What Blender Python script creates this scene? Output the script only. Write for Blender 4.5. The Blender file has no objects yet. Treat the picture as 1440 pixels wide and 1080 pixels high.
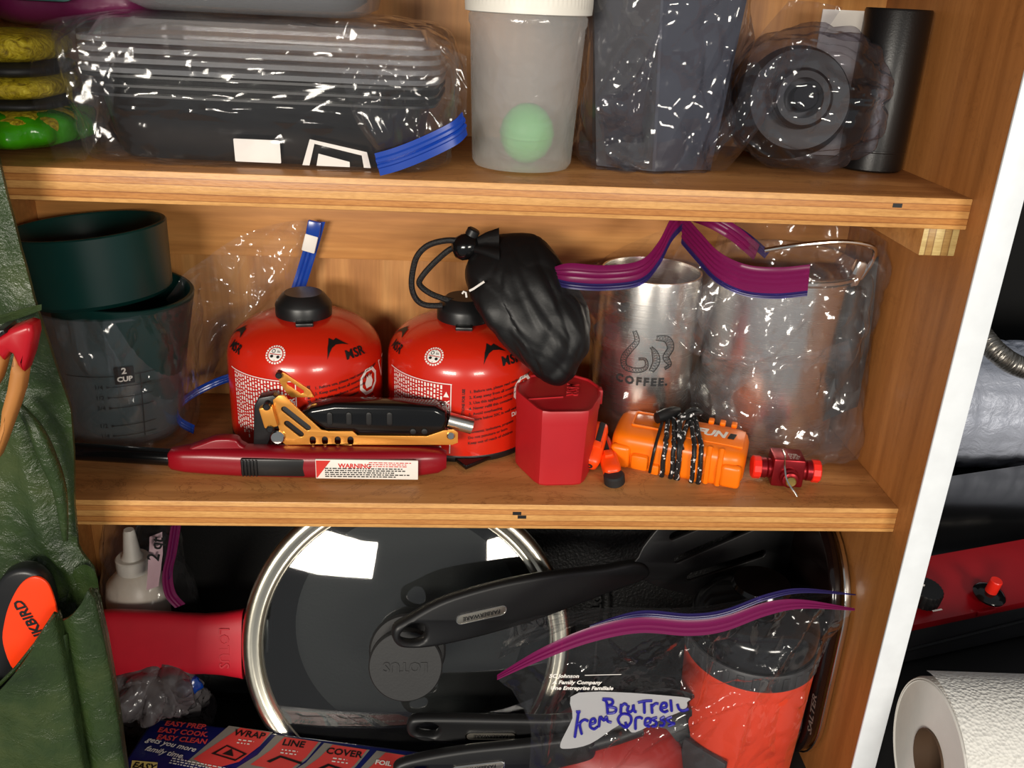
import bpy, bmesh, math, random
from mathutils import Vector, Matrix, Euler, noise
R = math.radians
random.seed(7)
SC = bpy.context.scene
COL = SC.collection

# ---------------------------------------------------------------- camera
FPX = 1313.47
YAW, PITCH, ROLL = .0749, .4041, -.0492
CAM = Vector((-.3022, -.5244, .3099))
_f = Vector((math.sin(YAW)*math.cos(PITCH), math.cos(YAW)*math.cos(PITCH), -math.sin(PITCH)))
_r = Vector((math.cos(YAW), -math.sin(YAW), 0))
_d = _f.cross(_r)
_c, _s = math.cos(ROLL), math.sin(ROLL)
RT, DN, FW = _r*_c + _d*_s, _d*_c - _r*_s, _f
cam = bpy.data.objects.new('camera', bpy.data.cameras.new('camera'))
COL.objects.link(cam)
up, bk = -DN, -FW
cam.matrix_world = Matrix(((RT.x, up.x, bk.x, CAM.x), (RT.y, up.y, bk.y, CAM.y), (RT.z, up.z, bk.z, CAM.z), (0, 0, 0, 1)))
cam.data.sensor_width = 36
cam.data.lens = 36*FPX/1440
cam.data.clip_start = .01
SC.camera = cam

# ---------------------------------------------------------------- world, lamps, exposure
W = bpy.data.worlds.new('world'); SC.world = W
W.use_nodes = True
W.node_tree.nodes['Background'].inputs[0].default_value = (.92, .96, 1.0, 1)
W.node_tree.nodes['Background'].inputs[1].default_value = .25
def area(name, loc, target, sx, sy, power, col):
    l = bpy.data.lights.new(name, 'AREA'); l.shape = 'RECTANGLE'; l.size = sx; l.size_y = sy
    l.energy = power; l.color = col
    o = bpy.data.objects.new(name, l); COL.objects.link(o)
    o.location = loc
    o.rotation_euler = (Vector(target) - Vector(loc)).to_track_quat('-Z', 'Y').to_euler()
    return o
area('room_lamp_left_offscreen', (-1.10, -2.05, .52), (-.3, .1, .05), 0.80, .36, 44, (1, .93, .82))
area('room_lamp_right_offscreen', (.62, -2.1, .55), (-.3, .1, .05), .62, .32, 25, (1, .93, .82))
SC.view_settings.view_transform = 'Standard'
SC.view_settings.look = 'None'
SC.view_settings.gamma = 1
SC.view_settings.use_curve_mapping = False
SC.view_settings.exposure = -0.06
SC.cycles.transparent_max_bounces = 18

# ---------------------------------------------------------------- pixel rays
def ray(px, py): return RT*((px-720)/FPX) + DN*((py-540)/FPX) + FW
def AZ(px, py, z): d = ray(px, py); return CAM + d*((z-CAM.z)/d.z)
def AY(px, py, y): d = ray(px, py); return CAM + d*((y-CAM.y)/d.y)
def AX(px, py, x): d = ray(px, py); return CAM + d*((x-CAM.x)/d.x)
def AD(px, py, zc): return CAM + ray(px, py)*zc

# ---------------------------------------------------------------- materials
def lin(c):
    return tuple((v/255/12.92 if v/255 <= .04045 else ((v/255+.055)/1.055)**2.4) for v in c) + (1,)
class NT:
    def __init__(s, name):
        s.m = bpy.data.materials.new(name); s.m.use_nodes = True
        s.t = s.m.node_tree; s.t.nodes.clear()
        s.out = s.t.nodes.new('ShaderNodeOutputMaterial')
    def n(s, kind, **kw):
        nd = s.t.nodes.new('ShaderNode' + kind)
        for k, v in kw.items():
            if k.startswith('_'): setattr(nd, k[1:], v)
        return nd
    def l(s, a, b): s.t.links.new(a, b)
    def bump(s, height, strength, dist=.001):
        b = s.n('Bump'); b.inputs['Strength'].default_value = strength; b.inputs['Distance'].default_value = dist
        s.l(height, b.inputs['Height']); return b.outputs[0]
def ramp(nt, fac, stops, interp='LINEAR'):
    r = nt.n('ValToRGB'); r.color_ramp.interpolation = interp
    e = r.color_ramp.elements
    while len(e) < len(stops): e.new(.5)
    for i, (p, c) in enumerate(stops): e[i].position = p; e[i].color = c
    nt.l(fac, r.inputs[0]); return r.outputs[0]
def noise_tex(nt, scale, detail=3, vec=None, rough=.5, dist=0):
    n = nt.n('TexNoise'); n.inputs['Scale'].default_value = scale; n.inputs['Detail'].default_value = detail
    n.inputs['Roughness'].default_value = rough; n.inputs['Distortion'].default_value = dist
    if vec: nt.l(vec, n.inputs['Vector'])
    return n.outputs['Fac']
def coord(nt, scale=(1, 1, 1)):
    tc = nt.n('TexCoord'); mp = nt.n('Mapping'); mp.inputs['Scale'].default_value = scale
    nt.l(tc.outputs['Object'], mp.inputs['Vector']); return mp.outputs[0]
def plain(name, rgb, rough=.5, metal=0, spec=.5, var=.06, nscale=60, bump=0, bscale=300, bdist=.0005, coat=0, emit=None):
    nt = NT(name); p = nt.n('BsdfPrincipled'); nt.l(p.outputs[0], nt.out.inputs[0])
    c = lin(rgb); v = coord(nt)
    f = noise_tex(nt, nscale, 3, v)
    lo = tuple(max(0, x*(1-var)) for x in c[:3]) + (1,); hi = tuple(min(1, x*(1+var)) for x in c[:3]) + (1,)
    nt.l(ramp(nt, f, [(.3, lo), (.7, hi)]), p.inputs['Base Color'])
    p.inputs['Roughness'].default_value = rough; p.inputs['Metallic'].default_value = metal
    p.inputs['Specular IOR Level'].default_value = spec
    p.inputs['Coat Weight'].default_value = coat
    if bump: nt.l(nt.bump(noise_tex(nt, bscale, 4, v), bump, bdist), p.inputs['Normal'])
    return nt.m
def wood(name, c1, c2, c3, axis='x', rough=.5, scale=1, knots=0, bump=.12):
    nt = NT(name); p = nt.n('BsdfPrincipled'); nt.l(p.outputs[0], nt.out.inputs[0])
    st = {'x': (2, 34, 34), 'y': (34, 2, 34), 'z': (34, 34, 2)}[axis]
    v = coord(nt, tuple(k*scale for k in st)); v2 = coord(nt, tuple(k*scale*7 for k in st))
    a = noise_tex(nt, 1, 5, v, .55, 1.2); b = noise_tex(nt, 1, 3, v2, .6)
    mx = nt.n('MixRGB'); mx.blend_type = 'MULTIPLY'; mx.inputs[0].default_value = .55
    nt.l(ramp(nt, a, [(.25, lin(c1)), (.5, lin(c2)), (.72, lin(c3))]), mx.inputs[1])
    nt.l(ramp(nt, b, [(.3, (.62, .56, .5, 1)), (.62, (1, 1, 1, 1))]), mx.inputs[2])
    col = mx.outputs[0]
    if knots:
        sc = noise_tex(nt, 9, 6, coord(nt, (1, 2.4, 1)), .7, 2.5)
        m2 = nt.n('MixRGB'); m2.blend_type = 'MULTIPLY'; m2.inputs[0].default_value = knots
        nt.l(col, m2.inputs[1]); nt.l(ramp(nt, sc, [(.485, (1, 1, 1, 1)), (.5, (.25, .17, .1, 1)), (.515, (1, 1, 1, 1))]), m2.inputs[2])
        col = m2.outputs[0]
    nt.l(col, p.inputs['Base Color'])
    p.inputs['Roughness'].default_value = rough
    nt.l(nt.bump(b, bump, .0006), p.inputs['Normal'])
    return nt.m
def ply_edge(name, axis=2, thick=.0192, cols=((214, 160, 94), (196, 134, 72), (150, 94, 48))):
    nt = NT(name); p = nt.n('BsdfPrincipled'); nt.l(p.outputs[0], nt.out.inputs[0])
    tc = nt.n('TexCoord'); sx = nt.n('SeparateXYZ'); nt.l(tc.outputs['Object'], sx.inputs[0])
    wob = noise_tex(nt, 1, 2, coord(nt, (9, 9, 60)))
    ad = nt.n('Math', _operation='MULTIPLY_ADD'); nt.l(wob, ad.inputs[0]); ad.inputs[1].default_value = .0012
    nt.l(sx.outputs[axis], ad.inputs[2])
    fr = nt.n('Math', _operation='MULTIPLY'); nt.l(ad.outputs[0], fr.inputs[0]); fr.inputs[1].default_value = 1/thick
    A, B, D_ = (lin(c) for c in cols)
    base = ramp(nt, fr.outputs[0], [(0, A), (.15, A), (.17, D_), (.2, B), (.33, B), (.36, D_), (.38, A), (.58, A), (.6, D_), (.62, B), (.76, B), (.79, D_), (.81, A), (1, A)])
    fine = noise_tex(nt, 1, 4, coord(nt, (160, 160, 900)), .6); rnd = noise_tex(nt, 1, 4, coord(nt, (14, 14, 240)), .6)
    m = nt.n('MixRGB'); m.blend_type = 'MULTIPLY'; m.inputs[0].default_value = .5
    nt.l(base, m.inputs[1]); nt.l(ramp(nt, fine, [(.3, (.6, .5, .42, 1)), (.6, (1, 1, 1, 1))]), m.inputs[2])
    m2 = nt.n('MixRGB'); m2.blend_type = 'MULTIPLY'; m2.inputs[0].default_value = .45
    nt.l(m.outputs[0], m2.inputs[1]); nt.l(ramp(nt, rnd, [(.36, (.6, .45, .33, 1)), (.55, (1, 1, 1, 1))]), m2.inputs[2])
    nt.l(m2.outputs[0], p.inputs['Base Color']); p.inputs['Roughness'].default_value = .42
    nt.l(nt.bump(fine, .2, .0006), p.inputs['Normal'])
    return nt.m
def film(name, tint=(.98, .98, .985), haze=.022, hazecol=(.8, .8, .84), gloss=.95, rough=.10, base=.030, edge=.6, power=3.2, bump=.7, bscale=21, creases=True, bdist=.011):
    """thin clear plastic: transparent sheet, a little milky scatter and fresnel gloss"""
    nt = NT(name); v = coord(nt)
    n1 = noise_tex(nt, bscale*2, 3, v, .5, .4); h = n1
    if creases:
        def vor(sc, stretch):
            mv = nt.n('Mapping'); nt.l(v, mv.inputs[0]); mv.inputs['Scale'].default_value = stretch; mv.inputs['Rotation'].default_value = (.3, .5, .4)
            wp = nt.n('TexNoise'); wp.inputs['Scale'].default_value = sc*.8; nt.l(mv.outputs[0], wp.inputs['Vector'])
            mx = nt.n('MixRGB'); mx.blend_type = 'LINEAR_LIGHT'; mx.inputs[0].default_value = .012; nt.l(mv.outputs[0], mx.inputs[1]); nt.l(wp.outputs['Color'], mx.inputs[2])
            vo = nt.n('TexVoronoi', _feature='DISTANCE_TO_EDGE'); vo.inputs['Scale'].default_value = sc; nt.l(mx.outputs[0], vo.inputs['Vector'])
            return vo.outputs['Distance']
        def ridge(rot, st):
            m1_ = nt.n('Mapping'); nt.l(v, m1_.inputs[0]); m1_.inputs['Rotation'].default_value = rot
            m2_ = nt.n('Mapping'); nt.l(m1_.outputs[0], m2_.inputs[0]); m2_.inputs['Scale'].default_value = st
            f = noise_tex(nt, 1, 1.5, m2_.outputs[0], .45, .5)
            a = nt.n('Math', _operation='SUBTRACT'); nt.l(f, a.inputs[0]); a.inputs[1].default_value = .5
            b = nt.n('Math', _operation='ABSOLUTE'); nt.l(a.outputs[0], b.inputs[0]); return b.outputs[0]
        k = bscale/24
        acc = None
        for src, w in ((ridge((.2, .35, .1), (30*k, 28*k, 9*k)), 1.0), (ridge((-.3, -.8, .4), (38*k, 34*k, 10*k)), .9), (ridge((.5, 1.3, -.3), (34*k, 34*k, 10*k)), .9), (vor(bscale*1.1, (1, 1, .6)), .22)):
            q = nt.n('Math', _operation='MULTIPLY_ADD'); nt.l(src, q.inputs[0]); q.inputs[1].default_value = w
            if acc: nt.l(acc, q.inputs[2])
            else: q.inputs[2].default_value = 0
            acc = q.outputs[0]
        h = acc
    nrm = nt.bump(h, bump, bdist) if bump else None
    tr = nt.n('BsdfTransparent'); tr.inputs[0].default_value = tint + (1,)
    df = nt.n('BsdfDiffuse'); df.inputs[0].default_value = hazecol + (1,)
    tl = nt.n('BsdfTranslucent'); tl.inputs[0].default_value = hazecol + (1,)
    mh = nt.n('MixShader'); mh.inputs[0].default_value = .5; nt.l(df.outputs[0], mh.inputs[1]); nt.l(tl.outputs[0], mh.inputs[2])
    m1 = nt.n('MixShader'); m1.inputs[0].default_value = haze; nt.l(tr.outputs[0], m1.inputs[1]); nt.l(mh.outputs[0], m1.inputs[2])
    gl = nt.n('BsdfGlossy'); gl.inputs['Color'].default_value = (gloss, gloss, gloss, 1); gl.inputs['Roughness'].default_value = rough
    lw = nt.n('LayerWeight'); lw.inputs[0].default_value = .5
    if nrm:
        nt.l(nrm, gl.inputs['Normal']); nt.l(nrm, lw.inputs['Normal']); nt.l(nrm, df.inputs['Normal'])
    pw = nt.n('Math', _operation='POWER'); nt.l(lw.outputs['Facing'], pw.inputs[0]); pw.inputs[1].default_value = power
    ma = nt.n('Math', _operation='MULTIPLY_ADD'); nt.l(pw.outputs[0], ma.inputs[0]); ma.inputs[1].default_value = edge; ma.inputs[2].default_value = base
    m2 = nt.n('MixShader'); nt.l(ma.outputs[0], m2.inputs[0]); nt.l(m1.outputs[0], m2.inputs[1]); nt.l(gl.outputs[0], m2.inputs[2])
    nt.l(m2.outputs[0], nt.out.inputs[0])
    return nt.m
def brushed(name, rgb=(205, 203, 198), rough=.3):
    nt = NT(name); p = nt.n('BsdfPrincipled'); nt.l(p.outputs[0], nt.out.inputs[0])
    p.inputs['Base Color'].default_value = lin(rgb); p.inputs['Metallic'].default_value = 1
    f = noise_tex(nt, 1, 3, coord(nt, (30, 30, 2600)))
    mr = nt.n('MapRange'); nt.l(f, mr.inputs[0]); mr.inputs['To Min'].default_value = rough*.7; mr.inputs['To Max'].default_value = rough*1.3
    nt.l(mr.outputs[0], p.inputs['Roughness']); nt.l(nt.bump(f, .08, .0003), p.inputs['Normal'])
    return nt.m

# ---------------------------------------------------------------- mesh building
def mesh_obj(name, VF, mat, parent=None, mtx=None, smooth=35):
    V, F = VF
    me = bpy.data.meshes.new(name)
    if mtx is not None: V = [mtx @ Vector(v) for v in V]
    me.from_pydata([tuple(v) for v in V], [], [tuple(f) for f in F]); me.update()
    bm = bmesh.new(); bm.from_mesh(me); bmesh.ops.recalc_face_normals(bm, faces=bm.faces); bm.to_mesh(me); bm.free()
    if smooth:
        me.polygons.foreach_set('use_smooth', [True]*len(me.polygons))
        if smooth < 180: me.set_sharp_from_angle(angle=R(smooth))
    for m in (mat if isinstance(mat, (list, tuple)) else [mat]): me.materials.append(m)
    o = bpy.data.objects.new(name, me); COL.objects.link(o)
    if parent: o.parent = parent
    return o
def tag(o, label, cat, group=None):
    o['label'] = label; o['category'] = cat
    if group: o['group'] = group
    return o
def thing(name, label, cat, loc=(0, 0, 0), rot=(0, 0, 0), group=None):
    o = bpy.data.objects.new(name, None); COL.objects.link(o); o.empty_display_size = .01
    o.location = loc; o.rotation_euler = rot
    return tag(o, label, cat, group)
def struct(o): o['kind'] = 'structure'; return o
def join(*vfs):
    V, F = [], []
    for v, f in vfs:
        k = len(V); V += [Vector(p) for p in v]; F += [tuple(i+k for i in q) for q in f]
    return V, F
def xf(vf, m): return [m @ Vector(v) for v in vf[0]], vf[1]
def T(x, y, z): return Matrix.Translation((x, y, z))
def RX(a): return Matrix.Rotation(R(a), 4, 'X')
def RY(a): return Matrix.Rotation(R(a), 4, 'Y')
def RZ(a): return Matrix.Rotation(R(a), 4, 'Z')
def SCL(x, y, z): return Matrix.Diagonal((x, y, z, 1))
def box(x0, x1, y0, y1, z0, z1, bev=0, seg=2):
    bm = bmesh.new()
    bmesh.ops.create_cube(bm, size=1)
    for v in bm.verts:
        v.co = Vector((x0+(v.co.x+.5)*(x1-x0), y0+(v.co.y+.5)*(y1-y0), z0+(v.co.z+.5)*(z1-z0)))
    if bev: bmesh.ops.bevel(bm, geom=bm.edges[:], offset=bev, segments=seg, profile=.5, affect='EDGES')
    bm.verts.index_update()
    out = ([v.co.copy() for v in bm.verts], [tuple(v.index for v in f.verts) for f in bm.faces]); bm.free()
    return out
def lathe(prof, n=48, a0=0, a1=360):
    V, F = [], []
    full = abs(a1-a0-360) < 1e-6
    k = n if full else n+1
    for r, z in prof:
        for i in range(k):
            a = R(a0 + (a1-a0)*i/n); V.append(Vector((r*math.cos(a), r*math.sin(a), z)))
    for j in range(len(prof)-1):
        for i in range(n):
            i2 = (i+1) % k
            F.append((j*k+i, j*k+i2, (j+1)*k+i2, (j+1)*k+i))
    if full:
        for j, rev in ((0, True), (len(prof)-1, False)):
            if prof[j][0] > 1e-6 and (prof[0] != prof[-1]): 
                pass
    V2, F2 = V, []
    for f in F:
        g = []
        for i in f:
            if not any((V[i]-V[q]).length < 1e-9 for q in g): g.append(i)
        if len(g) > 2: F2.append(tuple(g))
    return V2, F2
def cyl(r, z0, z1, n=32, bev=0):
    if bev: return lathe([(0, z0), (r-bev, z0), (r, z0+bev), (r, z1-bev), (r-bev, z1), (0, z1)], n)
    return lathe([(0, z0), (r, z0), (r, z1), (0, z1)], n)
def catmull(P, m):
    P = [Vector(p) for p in P]; out = []
    n = len(P)
    for i in range(n-1):
        p0, p1, p2, p3 = P[max(i-1, 0)], P[i], P[i+1], P[min(i+2, n-1)]
        for k in range(m):
            t = k/m
            out.append(.5*((2*p1) + (p2-p0)*t + (2*p0-5*p1+4*p2-p3)*t*t + (3*p1-p0-3*p2+p3)*t**3))
    out.append(P[-1]); return out
def tube(pts, rad, n=10, closed=False, caps=True):
    pts = [Vector(p) for p in pts]; m = len(pts)
    rr = rad if callable(rad) else (lambda t: rad)
    V, F = [], []
    t0 = (pts[1]-pts[0]).normalized()
    u = t0.orthogonal().normalized()
    for i, p in enumerate(pts):
        if closed: t = (pts[(i+1) % m]-pts[i-1]).normalized()
        else: t = (pts[min(i+1, m-1)]-pts[max(i-1, 0)]).normalized()
        u = (u - t*u.dot(t)).normalized(); w = t.cross(u)
        r = rr(i/(m-1))
        for k in range(n):
            a = 2*math.pi*k/n; V.append(p + (u*math.cos(a)+w*math.sin(a))*r)
    for i in range(m if closed else m-1):
        for k in range(n):
            i2 = (i+1) % m; F.append((i*n+k, i*n+(k+1) % n, i2*n+(k+1) % n, i2*n+k))
    if caps and not closed:
        F.append(tuple(range(n))[::-1]); F.append(tuple((m-1)*n+k for k in range(n)))
    return V, F
def loft(rings, closed=True, caps=True):
    """rings: list of equal-length point lists"""
    V, F = [], []; n = len(rings[0])
    for r in rings: V += [Vector(p) for p in r]
    for j in range(len(rings)-1):
        for i in range(n if closed else n-1):
            i2 = (i+1) % n; F.append((j*n+i, j*n+i2, (j+1)*n+i2, (j+1)*n+i))
    if closed and caps:
        F.append(tuple(range(n))[::-1]); F.append(tuple((len(rings)-1)*n+k for k in range(n)))
    return V, F
def sup(a, b, e, n, rot=0):
    out = []
    for i in range(n):
        t = 2*math.pi*i/n; c, s = math.cos(t), math.sin(t)
        x = a*math.copysign(abs(c)**(2/e), c); y = b*math.copysign(abs(s)**(2/e), s)
        cr, sr = math.cos(rot), math.sin(rot); out.append((x*cr-y*sr, x*sr+y*cr))
    return out
def eval_curve(cu):
    o = bpy.data.objects.new('tmp', cu); COL.objects.link(o)
    dg = bpy.context.evaluated_depsgraph_get(); me = bpy.data.meshes.new_from_object(o.evaluated_get(dg))
    V = [v.co.copy() for v in me.vertices]; F = [tuple(p.vertices) for p in me.polygons]
    bpy.data.objects.remove(o); bpy.data.curves.remove(cu); bpy.data.meshes.remove(me)
    return V, F
def plate(polys, thick, bev=0):
    """flat plate with holes in the XY plane, centred on z=0"""
    cu = bpy.data.curves.new('tmpc', 'CURVE'); cu.dimensions = '2D'; cu.fill_mode = 'BOTH'
    cu.extrude = max(thick/2-bev, 0); cu.bevel_depth = bev; cu.bevel_resolution = 1; cu.offset = -bev
    for p in polys:
        s = cu.splines.new('POLY'); s.points.add(len(p)-1); s.use_cyclic_u = True
        for i, q in enumerate(p): s.points[i].co = (q[0], q[1], 0, 1)
    V, F = eval_curve(cu)
    return weld((V, F))
def weld(vf, d=1e-6):
    bm = bmesh.new(); vs = [bm.verts.new(v) for v in vf[0]]
    for f in vf[1]:
        try: bm.faces.new([vs[i] for i in f])
        except ValueError: pass
    bmesh.ops.remove_doubles(bm, verts=bm.verts, dist=d); bm.verts.index_update()
    out = ([v.co.copy() for v in bm.verts], [tuple(v.index for v in f.verts) for f in bm.faces]); bm.free()
    return out
def text2d(s, size, bold=0, shear=0, extrude=0, align='CENTER', spacing=1, res=2, line=1):
    cu = bpy.data.curves.new('tmpt', 'FONT'); cu.body = s; cu.size = size; cu.offset = bold; cu.shear = shear
    cu.extrude = extrude; cu.align_x = align; cu.align_y = 'CENTER'; cu.space_character = spacing; cu.resolution_u = res
    cu.space_line = line
    return eval_curve(cu)
def rrect(w, h, r, n=5, cx=0, cy=0):
    out = []
    for sx, sy, a in ((1, 1, 0), (-1, 1, 90), (-1, -1, 180), (1, -1, 270)):
        for k in range(n+1):
            t = R(a+90*k/n); out.append((cx+sx*(w/2-r)+r*math.cos(t), cy+sy*(h/2-r)+r*math.sin(t)))
    return out
def circ(r, n=24, cx=0, cy=0): return [(cx+r*math.cos(2*math.pi*i/n), cy+r*math.sin(2*math.pi*i/n)) for i in range(n)]
def slot(x0, y0, x1, y1, w, n=6):
    a = math.atan2(y1-y0, x1-x0); out = []
    for k in range(n+1): t = a-math.pi/2+math.pi*k/n; out.append((x1+w/2*math.cos(t), y1+w/2*math.sin(t)))
    for k in range(n+1): t = a+math.pi/2+math.pi*k/n; out.append((x0+w/2*math.cos(t), y0+w/2*math.sin(t)))
    return out
def smoothpoly(P, m=5):
    P = [Vector((p[0], p[1], 0)) for p in P]; n = len(P); out = []
    for i in range(n):
        p0, p1, p2, p3 = P[i-1], P[i], P[(i+1) % n], P[(i+2) % n]
        for k in range(m):
            t = k/m; q = .5*((2*p1)+(p2-p0)*t+(2*p0-5*p1+4*p2-p3)*t*t+(3*p1-p0-3*p2+p3)*t**3); out.append((q.x, q.y))
    return out
def frame(o, xdir, ydir):
    """matrix with given origin, x axis and approximate y axis"""
    x = Vector(xdir).normalized(); y = Vector(ydir); y = (y - x*y.dot(x)).normalized(); z = x.cross(y)
    return Matrix(((x.x, y.x, z.x, o[0]), (x.y, y.y, z.y, o[1]), (x.z, y.z, z.z, o[2]), (0, 0, 0, 1)))
def crumple(p, s, seed):
    q = Vector((p.x/s+seed*3.1, p.y/s-seed*1.7, p.z/(s*1.5)+seed))
    q = q + .35*noise.noise_vector(q*.7)
    d = noise.voronoi(q)[0]
    return d[1]-d[0]
def crease_h(p, cre):
    """height of the nearest fold lines (polyline, height, width) at p, measured in the XZ plane"""
    out = 0
    for P, h, w in cre:
        best = 9
        for a, b in zip(P, P[1:]):
            ax, az, bx, bz = a.x, a.z, b.x, b.z; dx, dz = bx-ax, bz-az; L = dx*dx+dz*dz or 1e-9
            t = max(0, min(1, ((p.x-ax)*dx+(p.z-az)*dz)/L)); ex, ez = p.x-ax-dx*t, p.z-az-dz*t
            best = min(best, ex*ex+ez*ez)
        if best < 9*w*w: out = max(out, h*math.exp(-best/(w*w)))
    return out
def folds(Y, *lines, h=.0042, w=.0036):
    return [([AY(x, y, Y) for x, y in l], h, w) for l in lines]
def bag(rings, n=110, rows=10, amp=.004, s=.03, seed=1, e=2.6, clamp=None, top_amp=.4, caps=True, cre=()):
    """lofted bag: rings of (cx,cy,cz,a,b,exp,rot); wrinkled outwards"""
    keys = [Vector((r[0], r[1], r[2])) for r in rings]
    ab = [Vector((r[3], r[4], r[5] if len(r) > 5 else e)) for r in rings]
    rt = [Vector((R(r[6]) if len(r) > 6 else 0, 0, 0)) for r in rings]
    C_, A_, O_ = catmull(keys, rows), catmull(ab, rows), catmull(rt, rows)
    out = []; m = len(C_)
    for j in range(m):
        c = C_[j]; a = A_[j]; ring = []
        pts = sup(max(a.x, .0005), max(a.y, .0004), max(a.z, 1.2), n, O_[j].x)
        k = amp*(1-(1-top_amp)*j/(m-1)) * min(1, .25+a.y/.012)
        for x, y in pts:
            p = Vector((c.x+x, c.y+y, c.z)); d = Vector((x, y, 0)); L = d.length
            if L > 1e-6: d /= L
            w = crumple(p, s, seed)*1.3 - .5 + .45*(crumple(p, s*.42, seed+5)-.3)
            p = p + d*(k*w*1.6) + Vector((0, 0, k*.5*(crumple(p, s, seed+9)-.4)))
            if cre and y < .3*a.y: p = p + Vector((0, -1, .15))*crease_h(p, cre)
            if clamp: p = clamp(p)
            ring.append(p)
        out.append(ring)
    return loft(out, caps=caps)
def clampf(zmin=-9, ymax=9, xmax=9, ymin=-9, xmin=-9, zmax=9):
    def f(p): return Vector((min(max(p.x, xmin), xmax), min(max(p.y, ymin), ymax), min(max(p.z, zmin), zmax)))
    return f
def ribbon(path, up, width, prof=None, m=8, taper=None):
    """strip lofted along a path; up = vector or list of vectors; prof = list of (t, out) offsets"""
    P = catmull(path, m); N = len(P)
    U = catmull(up, m) if isinstance(up, list) else [Vector(up)]*N
    W_ = catmull([Vector((w, 0, 0)) for w in taper], 8*(len(path)-1)//(len(taper)-1)) if taper else None
    prof = prof or [(0, 0), (.2, 0), (.28, .0006), (.36, 0), (.5, 0), (.58, .0006), (.66, 0), (.8, .0004), (1, 0)]
    rings = []
    for i, p in enumerate(P):
        t = (P[min(i+1, N-1)]-P[max(i-1, 0)]).normalized(); u = U[i].normalized(); nn = t.cross(u).normalized()
        wd = width*(W_[min(i, len(W_)-1)].x if W_ else 1)
        a = [p+u*(wd*q)+nn*(o+.00025) for q, o in prof]; b = [p+u*(wd*q)+nn*(-o-.00025) for q, o in reversed(prof)]
        rings.append(a+b)
    return loft(rings)
def words(cols, length, pitch, h, rnd, dash=(.0008, .0030)):
    """rows of tiny dashes standing for print too small to read: rows run along +x, stacked down -y"""
    V, F = [], []
    for c in range(cols):
        x = 0; L = length*rnd.uniform(.8, 1)
        while x < L:
            w = rnd.uniform(*dash); w = min(w, L-x)
            k = len(V); y = -c*pitch
            V += [Vector((x, y, 0)), Vector((x+w, y, 0)), Vector((x+w, y+h, 0)), Vector((x, y+h, 0))]; F.append((k, k+1, k+2, k+3))
            x += w + pitch*.45
    return V, F
# ---------------------------------------------------------------- materials in use
D = .168; S = .2074; ZB = -.275; XL = -.599
M = {}
M['back'] = wood('oak_veneer_vertical', (160, 104, 52), (190, 132, 72), (206, 152, 90), 'z', .5)
M['rail'] = wood('oak_veneer_horizontal', (166, 108, 54), (196, 136, 74), (212, 156, 92), 'x', .5)
M['shelf'] = wood('birch_shelf_top', (142, 90, 46), (174, 118, 66), (196, 140, 84), 'x', .45, .6, knots=.5)
M['edge'] = ply_edge('plywood_edge')
M['cleat'] = ply_edge('cleat_plywood_end', 0, .0232, ((208, 184, 122), (178, 142, 84), (132, 98, 54)))
M['side'] = wood('stained_side_panel', (138, 84, 40), (166, 106, 54), (184, 122, 66), 'z', .42, .5, knots=.2)
M['white'] = plain('white_paint', (226, 230, 234), .35, var=.04, bump=.25, bscale=180)
M['black'] = plain('black_plastic', (20, 20, 21), .38)
M['gblack'] = plain('gloss_black', (12, 12, 13), .14)
M['mblack'] = plain('matt_black', (27, 27, 28), .6, bump=.2, bscale=600)
M['dark'] = plain('dark_room', (14, 14, 15), .7)
M['iron'] = plain('cast_iron', (24, 24, 24), .5, bump=.9, bscale=420, bdist=.001)
M['steel'] = brushed('brushed_steel', (226, 222, 214), .25)
M['chrome'] = plain('polished_steel', (222, 220, 214), .12, 1, var=.02)
M['film'] = film('clear_bag_film')
M['filmdark'] = film('grey_bag_film', tint=(.82, .82, .86), haze=.04, hazecol=(.42, .42, .5), base=.05, rough=.09)
M['filmhaze'] = film('hazy_bag_film', haze=.06, hazecol=(.80, .78, .84), base=.045)
M['purple'] = film('purple_zip', tint=(.55, .12, .34), haze=.60, hazecol=(.40, .02, .19), base=.025, edge=.2, bump=0, creases=False, rough=.32)
M['violet'] = film('violet_zip', tint=(.35, .3, .7), haze=.5, hazecol=(.07, .05, .27), base=.025, edge=.2, bump=0, creases=False, rough=.32)
M['blue'] = film('blue_zip', tint=(.1, .25, .8), haze=.8, hazecol=(.008, .10, .62), base=.06, bump=0, creases=False, rough=.25)
M['ink'] = plain('black_ink', (16, 15, 15), .5)
M['wink'] = plain('white_ink', (232, 226, 220), .5)

# ---------------------------------------------------------------- the cabinet
def board(name, x0, x1, y0, y1, z0, z1, mats, bev=.0006):
    """board with end-grain on its front face, origin at its lower front left corner"""
    o = mesh_obj(name, box(0, x1-x0, 0, y1-y0, 0, z1-z0, bev), mats)
    o.location = (x0, y0, z0)
    for p in o.data.polygons:
        if len(mats) > 1 and p.normal.y < -.6: p.material_index = 1
    return o
struct(board('wall_back', XL, .017, D, D+.012, ZB-.02, .62, [M['back']]))
struct(board('trim_1', XL, 0, D-.010, D+.002, .116, S-.0183, [M['rail']]))
struct(board('wall_right', 0, .0169, -.0190, D+.012, ZB-.02, .62, [M['side']]))
struct(board('trim_2', -.0004, .0175, -.0207, -.0188, ZB-.3, .62, [M['white']], .0005))
struct(board('wall_left', XL-.018, XL, -.019, D+.012, ZB-.02, .62, [M['rail']]))
struct(board('trim_3', -.95, XL+.02, -.028, -.019, ZB-.02, .62, [M['white']]))
struct(board('floor', -.95, .9, -.12, 1.0, ZB-.02, ZB, [M['dark']]))
struct(board('ceiling_shade_board', XL-.018, .017, -.019, D+.012, .338, .352, [M['side']]))  # unseen cabinet top, set this low to shade the upper compartment
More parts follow.
